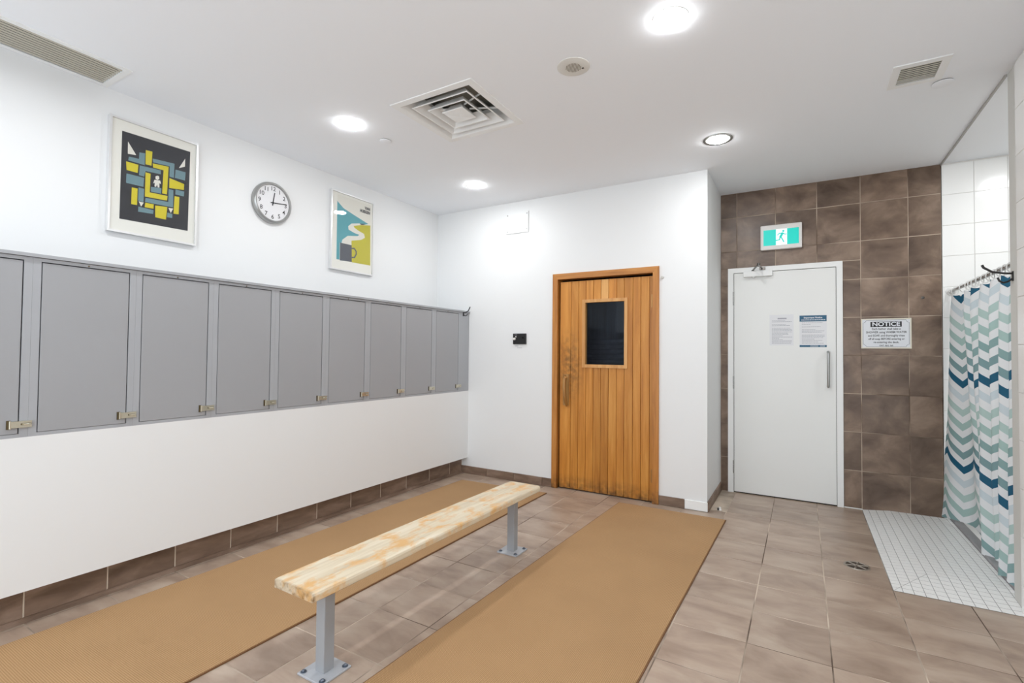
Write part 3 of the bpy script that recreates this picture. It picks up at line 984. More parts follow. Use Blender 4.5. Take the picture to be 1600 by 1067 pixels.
# ------------------------------------------------------------------ white door
T = TB(YT)
d2 = struct(empty('door_2', (-0.155, YT, 0)), 'plain white door with two notices and a steel pull handle')
d2['category'] = 'door'
fw = 0.05
for pts in ([(EX0, 0), (EX0 + fw, 0), (EX0 + fw, EZ - 0.046), (EX0, EZ)], [(EX1, 0), (EX1, EZ), (EX1 - 0.046, EZ - 0.046), (EX1 - 0.046, 0)],
            [(EX0, EZ), (EX0 + fw, EZ - 0.046), (EX1 - 0.046, EZ - 0.046), (EX1, EZ)]):
    MB().prism(T, pts, -0.01, 0.02).build('door_frame', 'framew', d2)
MB().rect(T, EX0 + fw, EX1 - 0.046, 0.0, EZ - 0.046, -0.004, 0.0007).build('leaf_gap_shade', 'dark', d2)  # near-black sheet; its colour supplies the shade around the leaf
lv = MB()
lv.bbox(T(EX0 + fw + 0.004, 0.01, 0.001), T(EX1 - 0.046 - 0.003, EZ - 0.046 - 0.004, 0.014), 0.002, 0, 1)
leaf = lv.build('door_leaf', 'doorw', d2)
for (v0, v1) in ((1.773, 1.905), (0.98, 1.10), (0.182, 0.302)):
    g = MB()
    for k in range(3):
        q0 = v0 + (v1 - v0) * k / 3
        g.tube([T(-0.567, q0 + 0.001, 0.018), T(-0.567, q0 + (v1 - v0) / 3 - 0.001, 0.018)], 0.007, 10)
    g.build('hinge', 'chrome', d2, smooth=True)
ph = MB()
ph.tube([T(0.193, 1.335, 0.014), T(0.193, 1.335, 0.052), T(0.193, 1.327, 0.06), T(0.193, 1.04, 0.06), T(0.193, 1.032, 0.052), T(0.193, 1.032, 0.014)], 0.0105, 14)
ph.build('pull_handle', 'chrome', d2, smooth=True)
cl = MB()
cl.bbox(T(-0.478, 2.034, 0.014), T(-0.236, 2.086, 0.06), 0.004)
clo = cl.build('door_closer', 'framew', d2)
g = MB()
g.tube([T(-0.392, 2.026, 0.038), T(-0.392, 2.034, 0.038)], 0.012, 12)
g.build('spindle_cap', 'framew', clo)
g = MB()
g.tube([T(-0.398, 2.086, 0.04), T(-0.398, 2.096, 0.04)], 0.012, 12)
g.tube([T(-0.398, 2.094, 0.04), T(-0.37, 2.106, 0.13), T(-0.336, 2.115, 0.225)], 0.008, 10)
g.tube([T(-0.336, 2.12, 0.225), T(-0.33, 2.112, 0.1), T(-0.322, 2.108, 0.02)], 0.007, 10)
g.tube([T(-0.336, 2.106, 0.225), T(-0.336, 2.128, 0.225)], 0.013, 12)
g.build('closer_arm', 'chromed', clo, smooth=True)
MB().rect(T, -0.345, -0.295, 2.096, 2.120, 0.02, 0.03).build('arm_shoe', 'chromed', clo)

def sheet(name, label, u0, u1, v0, v1, group=None):
    o = tag(empty(name, T((u0 + u1) / 2, v0, 0.0145)), label, 'notice', group)
    MB().rect(T, u0, u1, v0, v1, 0.0142, 0.0150).build('paper', 'paper', o)
    return o
def lines(o, u0, u1, v0, v1, count, n, mat='ink'):
    b = MB()
    rg = random.Random(count)
    for k in range(count):
        v = v1 - (v1 - v0) * k / (count - 1)
        if rg.random() < 0.12:
            continue
        e = u1 - (u1 - u0) * (rg.random() ** 3) * 0.7
        u = u0
        while u < e:
            w = rg.uniform(0.006, 0.02)
            b.flat(T, [(u, v - 0.0019), (min(u + w, e), v - 0.0019), (min(u + w, e), v + 0.0019), (u, v + 0.0019)], n)
            u += w + 0.0025
    b.build('printed_lines', mat, o)['kind'] = 'stuff'
s1 = sheet('paper_notice', 'plain printed sheet in a clear sleeve, left of the two on the white door', -0.262, -0.066, 1.392, 1.676)
MB().flat(T, [(-0.196, 1.632), (-0.124, 1.632), (-0.124, 1.644), (-0.196, 1.644)], 0.0153).build('printed_heading', 'ink', s1)
lines(s1, -0.242, -0.08, 1.41, 1.62, 19, 0.0153)
MB().frame(T, -0.272, -0.058, 1.382, 1.684, 0.010, 0.0142, 0.0156).build('clear_sleeve', 'doorw', s1)
s2 = sheet('paper_notice', 'printed notice with blue heading bands, right of the two on the white door', -0.022, 0.184, 1.378, 1.660)
MB().rect(T, -0.022, 0.184, 1.606, 1.660, 0.0150, 0.0153).build('heading_band', 'bluep', s2)
MB().rect(T, -0.022, 0.184, 1.378, 1.396, 0.0150, 0.0153).build('footer_band', 'bluep', s2)
text('Important Notice', T, 0.081, 1.640, 0.0215, 0.0156, 'paper', s2, sx=0.92, bold=0.0006)
b = MB()
u = -0.008
rg = random.Random(3)
while u < 0.165:
    w = rg.uniform(0.008, 0.018)
    b.flat(T, [(u, 1.6175), (u + w, 1.6175), (u + w, 1.6225), (u, 1.6225)], 0.0156)
    u += w + 0.003
b.build('printed_lines', 'paper', s2)['kind'] = 'stuff'
for (a, c) in ((0.06, 0.12), (0.135, 0.17)):
    MB().flat(T, [(a, 1.3845), (c, 1.3845), (c, 1.3885), (a, 1.3885)], 0.0156).build('printed_line', 'paper', s2)
lines(s2, -0.004, 0.168, 1.412, 1.594, 16, 0.0153)

# safety sign on the tiles
T9 = TB(YT - 0.006)
ns = tag(empty('notice_sign', T9(0.6, 1.366, 0)), 'white plastic NOTICE sign with black lettering on the brown tiles', 'sign')
u0, u1, v0, v1 = 0.431, 0.770, 1.367, 1.619
MB().rect(T9, u0, u1, v0, v1, 0.001, 0.006).build('sign_panel', ['signw'], ns)
MB().frame(T9, u0, u1, v0, v1, 0.009, 0.001, 0.0075).build('rim', 'signe', ns)
b = MB()
i0, i1, j0, j1, c = u0 + 0.0145, u1 - 0.0145, v0 + 0.0145, v1 - 0.0145, 0.02
ln = [(i0 + c, j0), (i1 - c, j0), (i1 - c, j0 + 0.008), (i1 - 0.008, j0 + c), (i1, j0 + c), (i1, j1 - c), (i1 - 0.008, j1 - c), (i1 - c, j1 - 0.008), (i1 - c, j1), (i0 + c, j1), (i0 + c, j1 - 0.008),
      (i0 + 0.008, j1 - c), (i0, j1 - c), (i0, j0 + c), (i0 + 0.008, j0 + c), (i0 + c, j0 + 0.008)]
b.tube([T9(u, v, 0.0062) for u, v in ln], 0.0011, 4, closed=True)
b.build('border_line', 'inkd', ns)
cu = (u0 + u1) / 2 + 0.002
MB().rect(T9, cu - 0.106, cu + 0.104, 1.548, 1.592, 0.006, 0.0064).build('heading_block', 'inkd', ns)
text('NOTICE', T9, cu - 0.001, 1.570, 0.046, 0.0067, 'signw', ns, sx=1.12, bold=0.0014)
for (s, v, sz) in (('Each bather shall take a', 1.531, 0.0235), ('SHOWER using WARM WATER', 1.503, 0.0235), ('and SOAP, and thoroughly rinse', 1.475, 0.0235),
                   ('off all soap BEFORE entering or', 1.447, 0.0235), ('re-entering the deck.', 1.4195, 0.0235), ('ONT. REG. 565', 1.391, 0.0165)):
    text(s, T9, cu, v, sz, 0.0064, 'inkd', ns, sx=0.80 if len(s) > 24 else 0.86, bold=0.00035)

# exit sign
ex = tag(empty('exit_sign', T9(-0.166, 2.272, 0)), 'lit green running-man exit sign above the white door', 'sign')
g = MB()
g.bbox(T9(-0.334, 2.273, 0.001), T9(0.0, 2.502, 0.04), 0.008)
g.build('housing', 'plastic', ex, smooth=False)
e0, e1, f0, f1 = -0.308, -0.025, 2.312, 2.456
m0, m1 = -0.206, -0.117
MB().rect(T9, e0, m0, f0, f1, 0.0395, 0.0412).build('green_panel', 'eg', ex)
MB().rect(T9, m1, e1, f0, f1, 0.0395, 0.0412).build('green_panel', 'eg', ex)
MB().rect(T9, m0, m1, f0, f1, 0.0395, 0.0412).build('white_panel', 'ew', ex)
man = MB()
def limb(pts, w):
    for (a, c) in zip(pts[:-1], pts[1:]):
        d = Vector((c[0] - a[0], c[1] - a[1], 0)).normalized()
        nx, ny = -d.y * w, d.x * w
        ex_, ey_ = d.x * w * 0.6, d.y * w * 0.6
        man.flat(T9, [(a[0] + nx - ex_, a[1] + ny - ey_), (a[0] - nx - ex_, a[1] - ny - ey_), (c[0] - nx + ex_, c[1] - ny + ey_), (c[0] + nx + ex_, c[1] + ny + ey_)], 0.0416)
man.flat(T9, [(-0.147 + 0.0095 * math.cos(k * math.pi / 8), 2.436 + 0.0095 * math.sin(k * math.pi / 8)) for k in range(16)], 0.0416)
limb([(-0.153, 2.416), (-0.170, 2.384)], 0.0095)
limb([(-0.153, 2.416), (-0.178, 2.418), (-0.194, 2.402)], 0.0038)
limb([(-0.150, 2.418), (-0.136, 2.406), (-0.122, 2.406)], 0.0038)
limb([(-0.172, 2.384), (-0.178, 2.358), (-0.206, 2.354)], 0.0048)
limb([(-0.167, 2.384), (-0.155, 2.362), (-0.143, 2.336)], 0.0048)
man.build('running_figure', 'eg', ex)
# steel anchor left in the tile
tag(MB().lathe(T9, (0.845, 1.782), [(0.011, 0), (0.011, 0.003), (0.005, 0.0035), (0.005, 0.012)], 12).build('wall_anchor', 'chromed', None, T9(0.845, 1.782, 0), True), 'small steel anchor left in the brown tiles above the NOTICE sign', 'anchor')

# ------------------------------------------------------------------ small things on the sauna wall
T = TB(YD)
ap = tag(empty('access_panel', T(-2.52, 2.53, 0)), 'white painted access panel high on the wall left of the sauna door', 'panel')
MB().rect(T, -2.650, -2.387, 2.529, 2.742, 0.003, 0.010).build('cover', 'wall', ap)
for (u, v) in ((-2.632, 2.72), (-2.404, 2.72), (-2.404, 2.56), (-2.632, 2.55)):
    MB().lathe(T, (u, v), [(0.005, 0.010), (0.004, 0.0115), (0.001, 0.012)], 10).build('screw', 'chromed', ap)
th = tag(empty('sauna_control', T(-2.476, 1.39, 0)), 'small black sauna control plate with a white knob', 'control')
MB().bbox(T(-2.551, 1.389, 0), T(-2.400, 1.497, 0.016), 0.003).build('plate', 'black', th)
MB().lathe(T, (-2.53, 1.442), [(0.013, 0.016), (0.012, 0.034), (0.008, 0.037)], 20).build('knob', 'plastic', th, smooth=True)
MB().lathe(T, (-2.515, 1.464), [(0.006, 0.016), (0.006, 0.02), (0.003, 0.021)], 12).build('indicator', 'plastic', th, smooth=True)
MB().lathe(T, (-2.436, 1.455), [(0.009, 0.016), (0.009, 0.024), (0.005, 0.026)], 16).build('dial', 'dark', th, smooth=True)
MB().flat(T, [(-2.532, 1.482), (-2.503, 1.482), (-2.503, 1.4855), (-2.532, 1.4855)], 0.0163).build('printed_marks', 'ink', th)
lb = tag(empty('label_strip', T(-2.47, 1.345, 0)), 'small pale paper label stuck under the sauna control', 'label')
MB().rect(T, -2.535, -2.40, 1.346, 1.383, 0.0003, 0.001).build('paper', 'wall', lb)
for (a, c, v0, v1) in ((-2.53, -2.495, 1.368, 1.373), (-2.51, -2.45, 1.349, 1.352)):
    MB().flat(T, [(a, v0), (c, v0), (c, v1), (a, v1)], 0.0013).build('printed_line', 'ink', lb)
tag(MB().lathe(T, (-1.05, 1.972), [(0.013, 0), (0.012, 0.012), (0.007, 0.016)], 16).build('rubber_bumper', 'jamb', None, T(-1.05, 1.972, 0), True), 'small grey bumper at the top right of the sauna door frame', 'bumper')

# ------------------------------------------------------------------ pictures and clock
P1 = [('d', [(1.334, 2.622), (1.719, 2.63), (1.715, 2.095), (1.332, 2.086)]), ('w', [(1.365, 2.568), (1.41, 2.499), (1.366, 2.492)]), ('w', [(1.689, 2.575), (1.688, 2.519), (1.652, 2.499)]), ('b', [(1.426, 2.522), (1.457, 2.527), (1.457, 2.452), (1.369, 2.453), (1.372, 2.477), (1.425, 2.481)]), ('y', [(1.46, 2.549), (1.497, 2.552), (1.494, 2.461), (1.461, 2.459)]), ('y', [(1.358, 2.443), (1.423, 2.443), (1.42, 2.391), (1.362, 2.391)]), ('b', [(1.43, 2.442), (1.546, 2.449), (1.547, 2.423), (1.462, 2.417), (1.455, 2.379), (1.427, 2.38)]), ('b', [(1.362, 2.37), (1.455, 2.372), (1.453, 2.314), (1.361, 2.312)]), ('b', [(1.499, 2.509), (1.625, 2.518), (1.623, 2.424), (1.597, 2.424), (1.597, 2.492), (1.502, 2.485)]), ('y', [(1.5, 2.478), (1.591, 2.487), (1.585, 2.304), (1.557, 2.303), (1.562, 2.454), (1.503, 2.453)]), ('y', [(1.462, 2.409), (1.49, 2.409), (1.488, 2.29), (1.589, 2.295), (1.586, 2.264), (1.462, 2.256)]), ('b', [(1.494, 2.327), (1.553, 2.335), (1.551, 2.299), (1.494, 2.296)]), ('b', [(1.632, 2.482), (1.693, 2.483), (1.69, 2.427), (1.629, 2.426)]), ('y', [(1.597, 2.415), (1.686, 2.402), (1.685, 2.362), (1.597, 2.35)]), ('b', [(1.635, 2.351), (1.687, 2.352), (1.686, 2.319), (1.634, 2.318)]), ('b', [(1.594, 2.342), (1.622, 2.342), (1.623, 2.229), (1.463, 2.222), (1.466, 2.249), (1.594, 2.257)]), ('b', [(1.427, 2.303), (1.457, 2.303), (1.455, 2.22), (1.426, 2.22)]), ('y', [(1.391, 2.293), (1.422, 2.294), (1.421, 2.191), (1.39, 2.189)]), ('w', [(1.429, 2.217), (1.457, 2.216), (1.443, 2.188)]), ('y', [(1.465, 2.218), (1.512, 2.22), (1.511, 2.191), (1.462, 2.189)]), ('b', [(1.429, 2.184), (1.512, 2.182), (1.51, 2.158), (1.427, 2.152)]), ('y', [(1.52, 2.215), (1.589, 2.223), (1.583, 2.139), (1.522, 2.14)]), ('w', [(1.595, 2.219), (1.624, 2.222), (1.61, 2.189)]), ('b', [(1.59, 2.187), (1.62, 2.185), (1.619, 2.158), (1.589, 2.157)]), ('y', [(1.63, 2.306), (1.659, 2.307), (1.657, 2.192), (1.626, 2.189)]), ('w', [(1.517, 2.4), (1.527, 2.408), (1.538, 2.407), (1.539, 2.391), (1.529, 2.381), (1.518, 2.384)]), ('w', [(1.512, 2.377), (1.544, 2.382), (1.55, 2.361), (1.54, 2.363), (1.541, 2.335), (1.531, 2.334), (1.527, 2.352), (1.522, 2.334), (1.513, 2.335), (1.514, 2.359), (1.505, 2.352)])]
P2 = [('c', [(2.936, 2.69), (3.331, 2.69), (3.331, 2.112), (2.936, 2.112)]), ('t', [(2.935, 2.631), (3.003, 2.584), (3.13, 2.55), (3.299, 2.508), (3.223, 2.481), (3.199, 2.491), (3.098, 2.466), (3.06, 2.433), (3.066, 2.403), (3.133, 2.387), (3.19, 2.382), (3.173, 2.367), (3.057, 2.345), (2.998, 2.298), (2.988, 2.266), (2.969, 2.266), (2.97, 2.114), (2.936, 2.112)]), ('o', [(3.123, 2.45), (3.211, 2.478), (3.325, 2.5), (3.331, 2.118), (3.108, 2.113), (3.101, 2.31), (3.214, 2.339), (3.26, 2.369), (3.248, 2.403), (3.178, 2.419), (3.132, 2.436)]), ('m', [(2.972, 2.267), (3.104, 2.268), (3.108, 2.116), (2.973, 2.108)]), ('d', [(3.194, 2.488), (3.267, 2.502), (3.24, 2.486), (3.209, 2.481)]), ('m', [(3.105, 2.245), (3.136, 2.251), (3.164, 2.225), (3.165, 2.194), (3.144, 2.157), (3.107, 2.151), (3.107, 2.163), (3.132, 2.166), (3.151, 2.196), (3.15, 2.218), (3.131, 2.238), (3.105, 2.233)])]
T = TL(XU)
KEY = {'d': 0, 'b': 1, 'y': 2, 'w': 3, 'c': 3, 't': 4, 'o': 5, 'm': 6}
PM = ['pdark', 'pblue', 'pyel', 'pwhite', 'pteal', 'polive', 'pmug']
def picture(label, u0, u1, v0, v1, art, fwid):
    o = tag(empty('framed_picture', T((u0 + u1) / 2, v0, 0)), label, 'picture')
    MB().frame(T, u0, u1, v0, v1, fwid, 0.002, 0.030).build('frame', 'silver', o)
    MB().rect(T, u0 + fwid, u1 - fwid, v0 + fwid, v1 - fwid, 0.002, 0.018).build('mount', 'mount', o)
    b = MB()
    for k, (c, pts) in enumerate(art):
        b.flat(T, pts, 0.0184 + 0.00004 * k, KEY[c])
    b.build('print', PM, o)
    MB().rect(T, u0 + fwid, u1 - fwid, v0 + fwid, v1 - fwid, 0.023, 0.0245).build('glazing', 'acrylic', o)
    return o
picture('large framed print of interlocking blue and yellow bands on black', 1.269, 1.766, 2.002, 2.698, P1, 0.012)
pc2 = picture('framed print of a steaming mug in teal and olive', 2.866, 3.360, 2.020, 2.722, P2, 0.012)
text('VAN', T, 3.318, 2.648, 0.037, 0.019, 'pdark', pc2, 'RIGHT', 0.85, 0.002)
text('HUISGEN', T, 3.318, 2.612, 0.037, 0.019, 'pdark', pc2, 'RIGHT', 0.80, 0.002)

ck = tag(empty('wall_clock', T(2.318, 2.295, 0)), 'round silver-rimmed wall clock between the two pictures', 'clock')
cc = (2.318, 2.445)
MB().lathe(T, cc, [(0.158, 0.001), (0.160, 0.018), (0.156, 0.034), (0.148, 0.041), (0.140, 0.040), (0.136, 0.030), (0.1355, 0.024), (0.02, 0.024)], 64).build('rim', 'clockrim', ck, smooth=True)
MB().lathe(T, cc, [(0.1358, 0.022), (0.1358, 0.0255), (0.002, 0.0256)], 64).build('dial', 'clockface', ck)
for h in range(1, 13):
    an = math.radians(90 - 30 * h)
    text(str(h), T, cc[0] + 0.109 * math.cos(an), cc[1] + 0.109 * math.sin(an), 0.046, 0.0262, 'inkd', ck, bold=0.0003, name='numeral')
def hand(name, ang, l0, l1, w, n):
    a = math.radians(90 - ang)
    d, q = (math.cos(a), math.sin(a)), (-math.sin(a), math.cos(a))
    MB().prism(T, [(cc[0] + d[0] * s * 1 + q[0] * e, cc[1] + d[1] * s + q[1] * e) for s, e in ((-l0, w), (-l0, -w), (l1, -w * 0.8), (l1, w * 0.8))], n, n + 0.0012).build(name, 'inkd', ck)
hand('hour_hand', 9, 0.022, 0.082, 0.0042, 0.0275)
hand('minute_hand', 83, 0.02, 0.118, 0.0035, 0.0295)
MB().lathe(T, cc, [(0.007, 0.026), (0.007, 0.032), (0.004, 0.033)], 16).build('hub', 'inkd', ck)
MB().lathe(T, cc, [(0.1365, 0.035), (0.10, 0.0375), (0.05, 0.0388), (0.002, 0.039)], 48).build('crystal', 'clockglass', ck, smooth=True)

# ------------------------------------------------------------------ ceiling fittings
LIGHTS = [(-0.522, 2.298, 'ceiling downlight nearest the camera, at the top edge of the photo', 0.073),
          (-0.522, 3.780, 'ceiling downlight in front of the exit sign, with a dark ring around its lens', 0.066),
          (-2.665, 2.297, 'ceiling downlight left of the square air diffuser', 0.066),
          (-2.622, 3.730, 'ceiling downlight in the far corner beside the mug picture', 0.066)]
for (x, y, lab, r) in LIGHTS:
    o = tag(empty('downlight', (x, y, Zc)), lab, 'light', 'round ceiling downlights')
    MB().lathe(TC, (x, y), [(0.097 if 'dark ring' in lab else r + 0.008, 0.0), (r + 0.0078, 0.002), (r + 0.004, 0.003), (r + 0.002, 0.001)], 48).build('trim_ring', 'ring', o, smooth=True)
    if 'dark ring' in lab:
        MB().lathe(TC, (x, y), [(0.100, 0.0002), (0.100, 0.0012), (0.096, 0.0012)], 48).build('painted_gap_shadow', 'ringd', o)  # shadow line around the trim, drawn as a dark ring
    MB().lathe(TC, (x, y), [(r, 0.002), (r, 0.006), (r * 0.8, 0.0095), (r * 0.45, 0.0115), (0.004, 0.012)], 40).build('lens', 'lens', o, smooth=True)

# square four-way diffuser
cx, cy = -1.925, 2.555
o = tag(empty('air_diffuser', (cx, cy, Zc)), 'square ceiling air diffuser with nested cones', 'vent')
def sq(a):
    return [(cx - a, cy - a), (cx + a, cy - a), (cx + a, cy + a), (cx - a, cy + a)]
def cone(rings, closed_top=False, m=0):
    """stack of squares (half size, drop below ceiling) joined into sloping bands"""
    b = MB()
    vs = []
    for (a, d) in rings:
        vs += [TC(u, v, d) for u, v in sq(a)]
    fs = []
    for i in range(len(rings) - 1):
        for k in range(4):
            j = (k + 1) % 4
            fs.append((i * 4 + k, i * 4 + j, i * 4 + 4 + j, i * 4 + 4 + k))
    if closed_top:
        q = (len(rings) - 1) * 4
        fs.append((q, q + 1, q + 2, q + 3))
    return b.add(vs, fs, m)
cone([(0.312, 0.0), (0.311, 0.005), (0.268, 0.007), (0.262, 0.004), (0.25, -0.012), (0.225, -0.05), (0.205, -0.10)]).build('outer_frame', 'vent', o)
cone([(0.262, 0.0), (0.262, -0.16)], True).build('plenum', 'throat', o)
cone([(0.212, 0.006), (0.216, 0.003), (0.214, 0.001), (0.166, -0.05), (0.163, -0.05), (0.205, 0.004), (0.212, 0.006)]).build('cone', 'vent', o)
cone([(0.142, 0.008), (0.146, 0.005), (0.144, 0.003), (0.104, -0.045), (0.101, -0.045), (0.136, 0.006), (0.142, 0.008)]).build('cone', 'vent', o)
cone([(0.04, -0.045), (0.078, 0.002), (0.080, 0.006), (0.076, 0.009), (0.004, 0.018)], True).build('centre_plate', 'vent', o)
for (sx, sy) in ((1, 1), (-1, 1), (1, -1), (-1, -1)):
    MB().tube([TC(cx + sx * 0.235, cy + sy * 0.1, -0.03), TC(cx + sx * 0.06, cy + sy * 0.03, -0.035)], 0.006, 6).build('bracket', 'vent', o)

# slot return grille over the lockers
o = tag(empty('slot_grille', (-3.395, 0.7, Zc)), 'long beige linear air grille in the ceiling above the lockers', 'vent')
MB().frame(TC, -3.548, -3.222, 0.12, 1.256, 0.03, 0.0, 0.005).build('frame', 'vent', o)
bx_ = MB()
bx_.box((-3.535, 0.15, Zc + 0.018), (-3.255, 1.225, Zc + 0.12))
bx_.build('duct', 'dark', o)  # shade inside the slot duct is put into the box colour
for k in range(10):
    x = -3.505 + 0.0257 * k
    MB().prism(lambda u, n, v: (x + u, v, Zc - n), [(-0.004, 0.002), (0.001, -0.004), (0.004, -0.004), (0.0, 0.002)], 0.151, 1.224).build('blade', 'ventg', o)
# small grille near the shower
o = tag(empty('ceiling_grille', (0.552, 3.41, Zc)), 'small square louvred grille in the ceiling near the shower', 'vent')
MB().frame(TC, 0.426, 0.672, 3.281, 3.545, 0.037, 0.0, 0.006).build('frame', 'vent', o)
bx_ = MB()
bx_.box((0.462, 3.318, Zc + 0.018), (0.642, 3.508, Zc + 0.1))
bx_.build('duct', 'dark', o)  # box coloured near-black to imitate the unlit duct
for k in range(9):
    y = 3.326 + 0.0212 * k
    MB().prism(lambda u, n, v: (v, y + u, Zc - n), [(0.004, 0.003), (0.002, -0.0015), (0.004, -0.0015), (0.0065, 0.003)], 0.4625, 0.6415).build('blade', 'ventg', o)
# speaker
o = tag(empty('ceiling_speaker', (-1.065, 2.43, Zc)), 'round flush ceiling speaker right of the square diffuser', 'speaker')
MB().lathe(TC, (-1.065, 2.43), [(0.088, 0.0), (0.088, 0.003), (0.082, 0.0055), (0.045, 0.0065), (0.004, 0.0065)], 48).build('cover', 'spk', o, smooth=True)
g = MB()
for k in range(-5, 6):
    hh = math.sqrt(max(0, 0.042 ** 2 - (k * 0.0075) ** 2))
    a = 0.53
    d, q = (math.sin(-a), math.cos(-a)), (math.cos(a), -math.sin(a))
    c_ = (-1.065 + (math.cos(a)) * k * 0.0075, 2.43 + math.sin(a) * k * 0.0075)
    e = (-math.sin(a) * hh, math.cos(a) * hh)
    w = (math.cos(a) * 0.0022, math.sin(a) * 0.0022)
    g.flat(TC, [(c_[0] - e[0] - w[0], c_[1] - e[1] - w[1]), (c_[0] - e[0] + w[0], c_[1] - e[1] + w[1]), (c_[0] + e[0] + w[0], c_[1] + e[1] + w[1]), (c_[0] + e[0] - w[0], c_[1] + e[1] - w[1])], 0.0068)
g.build('grille_slots', 'spkd', o)
MB().rect(TC, -1.028, -1.016, 2.452, 2.464, 0.0062, 0.0068).build('badge', 'ringd', o)
# concealed sprinkler caps
for (x, y, r, lab) in ((-2.643, 2.615, 0.042, 'flat round white sprinkler cap beside the left downlight'), (0.690, 3.605, 0.05, 'flat round white sprinkler cap beside the small ceiling grille')):
    o = tag(empty('sprinkler_cap', (x, y, Zc)), lab, 'sprinkler', 'concealed sprinkler caps')
    MB().lathe(TC, (x, y), [(r - 0.003, 0.0), (r - 0.003, 0.004)], 32).build('cap_gap_shade', 'ringd', o)  # dark colour imitates the shaded gap under the cap
    MB().lathe(TC, (x, y), [(r, 0.004), (r, 0.006), (r - 0.004, 0.0075), (0.003, 0.008)], 32).build('cap', 'ceil', o, smooth=True)

# ------------------------------------------------------------------ floor drain, door stop
o = tag(empty('floor_drain', (0.286, 3.75, 0)), 'round steel floor drain in the tiles beside the mosaic pad', 'drain')
MB().lathe(TF, (0.286, 3.75), [(0.07, 0.0), (0.069, 0.003), (0.060, 0.0035), (0.058, 0.0012)], 32).build('rim', 'drain', o, smooth=True)
MB().lathe(TF, (0.286, 3.75), [(0.058, 0.0008), (0.058, 0.0014)], 32).build('sump', 'sump', o)
g = MB()
for k in range(6):
    a = math.pi * k / 3 + 0.3
    g.tube([(0.286 + 0.008 * math.cos(a), 3.75 + 0.008 * math.sin(a), 0.002), (0.286 + 0.06 * math.cos(a), 3.75 + 0.06 * math.sin(a), 0.002)], 0.0055, 6)
g.lathe(TF, (0.286, 3.75), [(0.02, 0.0), (0.02, 0.0035), (0.003, 0.004)], 16)
g.build('spokes', 'drain', o)
o = tag(empty('door_stop', (-0.6, 4.47, 0)), 'small white and black door stop on the floor by the sauna corner', 'door stop')
MB().lathe(TF, (-0.6, 4.47), [(0.014, 0.0004), (0.014, 0.004), (0.010, 0.008), (0.009, 0.024), (0.006, 0.027)], 20).build('post', 'plastic', o, smooth=True)
MB().rect(TB(4.46), -0.617, -0.606, 0.004, 0.022, 0, 0.014).build('rubber_pad', 'black', o)

# ------------------------------------------------------------------ shower rod, curtain
XK, ZR = 1.02, 1.824
rd = tag(empty('curtain_rod', (XK, 4.4, ZR)), 'straight steel shower rod with a row of white plastic curtain rings', 'rod')
MB().tube([(XK, 3.672, ZR), (XK, YT - 0.006, ZR)], 0.0115, 14).build('tube', 'steel', rd, smooth=True)
MB().lathe(TB(YT - 0.005), (XK, ZR), [(0.034, 0.0), (0.034, 0.006), (0.02, 0.012), (0.015, 0.03)], 24).build('flange', 'ringp', rd, smooth=True)
MB().lathe(lambda u, v, n: (u, 3.67 + n, v), (XK, ZR), [(0.03, 0.0), (0.03, 0.006), (0.02, 0.012), (0.015, 0.026)], 24).build('flange', 'ringp', rd, smooth=True)

sc = tag(empty('shower_curtain', (XK, 4.4, 0.05)), 'white shower curtain printed with green, blue and teal chevrons', 'curtain')
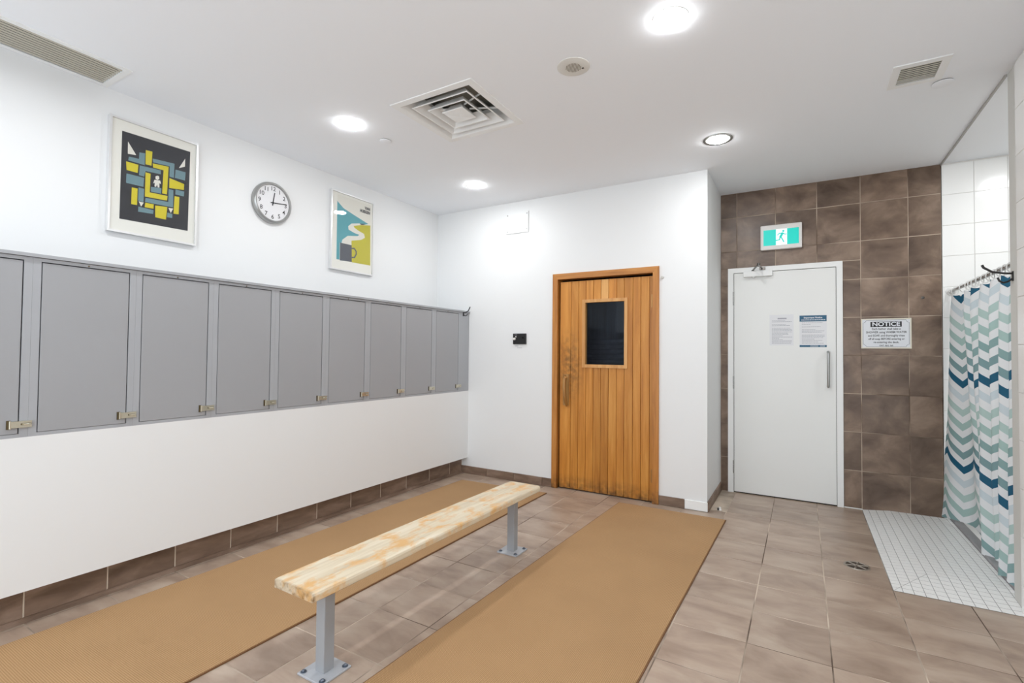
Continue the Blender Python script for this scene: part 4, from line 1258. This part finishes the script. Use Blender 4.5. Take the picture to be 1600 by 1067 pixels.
# plan of the folds: outward crests (towards the room) and hollows, at the hem and at the rod
top = [(5.125, 0.0), (5.02, -0.03), (4.80, 0.034), (4.655, -0.036), (4.585, 0.030), (4.505, -0.034), (4.40, 0.034), (4.29, -0.036), (4.19, 0.034), (4.09, -0.036), (4.00, 0.034), (3.905, -0.034), (3.82, 0.032), (3.75, -0.03), (3.69, 0.02)]
bot = [(5.128, -0.075), (5.03, -0.055), (4.78, 0.045), (4.62, 0.050), (4.54, 0.042), (4.46, 0.030), (4.40, 0.050), (4.30, -0.035), (4.21, 0.040), (4.09, -0.02), (4.02, 0.05), (3.93, -0.045), (3.85, 0.03), (3.76, -0.05), (3.69, 0.01)]
def smooth(kn, n=8):
    P = []
    for i in range(len(kn) - 1):
        for k in range(n):
            t = k / n
            s_ = (1 - math.cos(math.pi * t)) / 2
            P.append((kn[i][0] + (kn[i + 1][0] - kn[i][0]) * t, kn[i][1] + (kn[i + 1][1] - kn[i][1]) * s_))
    P.append(kn[-1])
    return P
pt, pb = smooth(top), smooth(bot)
NZ = 44
vs, uvs = [], []
arc = [0.0]
for i in range(1, len(pt)):
    arc.append(arc[-1] + math.hypot((pt[i][0] - pt[i - 1][0] + pb[i][0] - pb[i - 1][0]) / 2, (pt[i][1] - pt[i - 1][1] + pb[i][1] - pb[i - 1][1]) / 2))
for j in range(NZ + 1):
    t = j / NZ
    for i in range(len(pt)):
        hem = 0.055 - 0.02 * math.cos(i * 0.22)
        zt = 1.781 - 0.012 * abs(math.sin(math.pi * i / 8))
        z = hem + (zt - hem) * t
        w = t ** 0.8
        y = pb[i][0] + (pt[i][0] - pb[i][0]) * w
        x = XK + pb[i][1] + (pt[i][1] * (1 - 0.35 * max(0, t - 0.9) * 10) - pb[i][1]) * w
        x += 0.004 * math.sin(9 * z + i * 0.35) * (1 - t)
        vs.append((x, min(y, YT - 0.012), z))
        uvs.append((arc[i] - 0.05 + 0.40, z))
K = len(pt)
fs = [(j * K + i, j * K + i + 1, (j + 1) * K + i + 1, (j + 1) * K + i) for j in range(NZ) for i in range(K - 1)]
me = bpy.data.meshes.new('cloth')
o3 = ORG[sc.name]
me.from_pydata([(v[0] - o3[0], v[1] - o3[1], v[2] - o3[2]) for v in vs], [], fs)
ul = me.uv_layers.new(name='cloth')
for lp in me.loops:
    ul.data[lp.index].uv = uvs[lp.vertex_index]
me.polygons.foreach_set('use_smooth', [True] * len(me.polygons))
me.materials.append(M['curtain'])
cloth = bpy.data.objects.new('cloth', me)
cloth.parent = sc
COL.objects.link(cloth)
for i in range(0, K, 8):
    y = min(pt[i][0], YT - 0.03)
    for dyy in (0.0,):
        MB().tube([(XK + 0.026 * math.sin(a) * 0.8, y + 0.004 * math.cos(a), ZR - 0.012 + 0.03 * math.cos(a)) for a in [2 * math.pi * k / 18 for k in range(18)]], 0.0034, 6, closed=True).build('curtain_ring', 'ringp', rd, smooth=True)
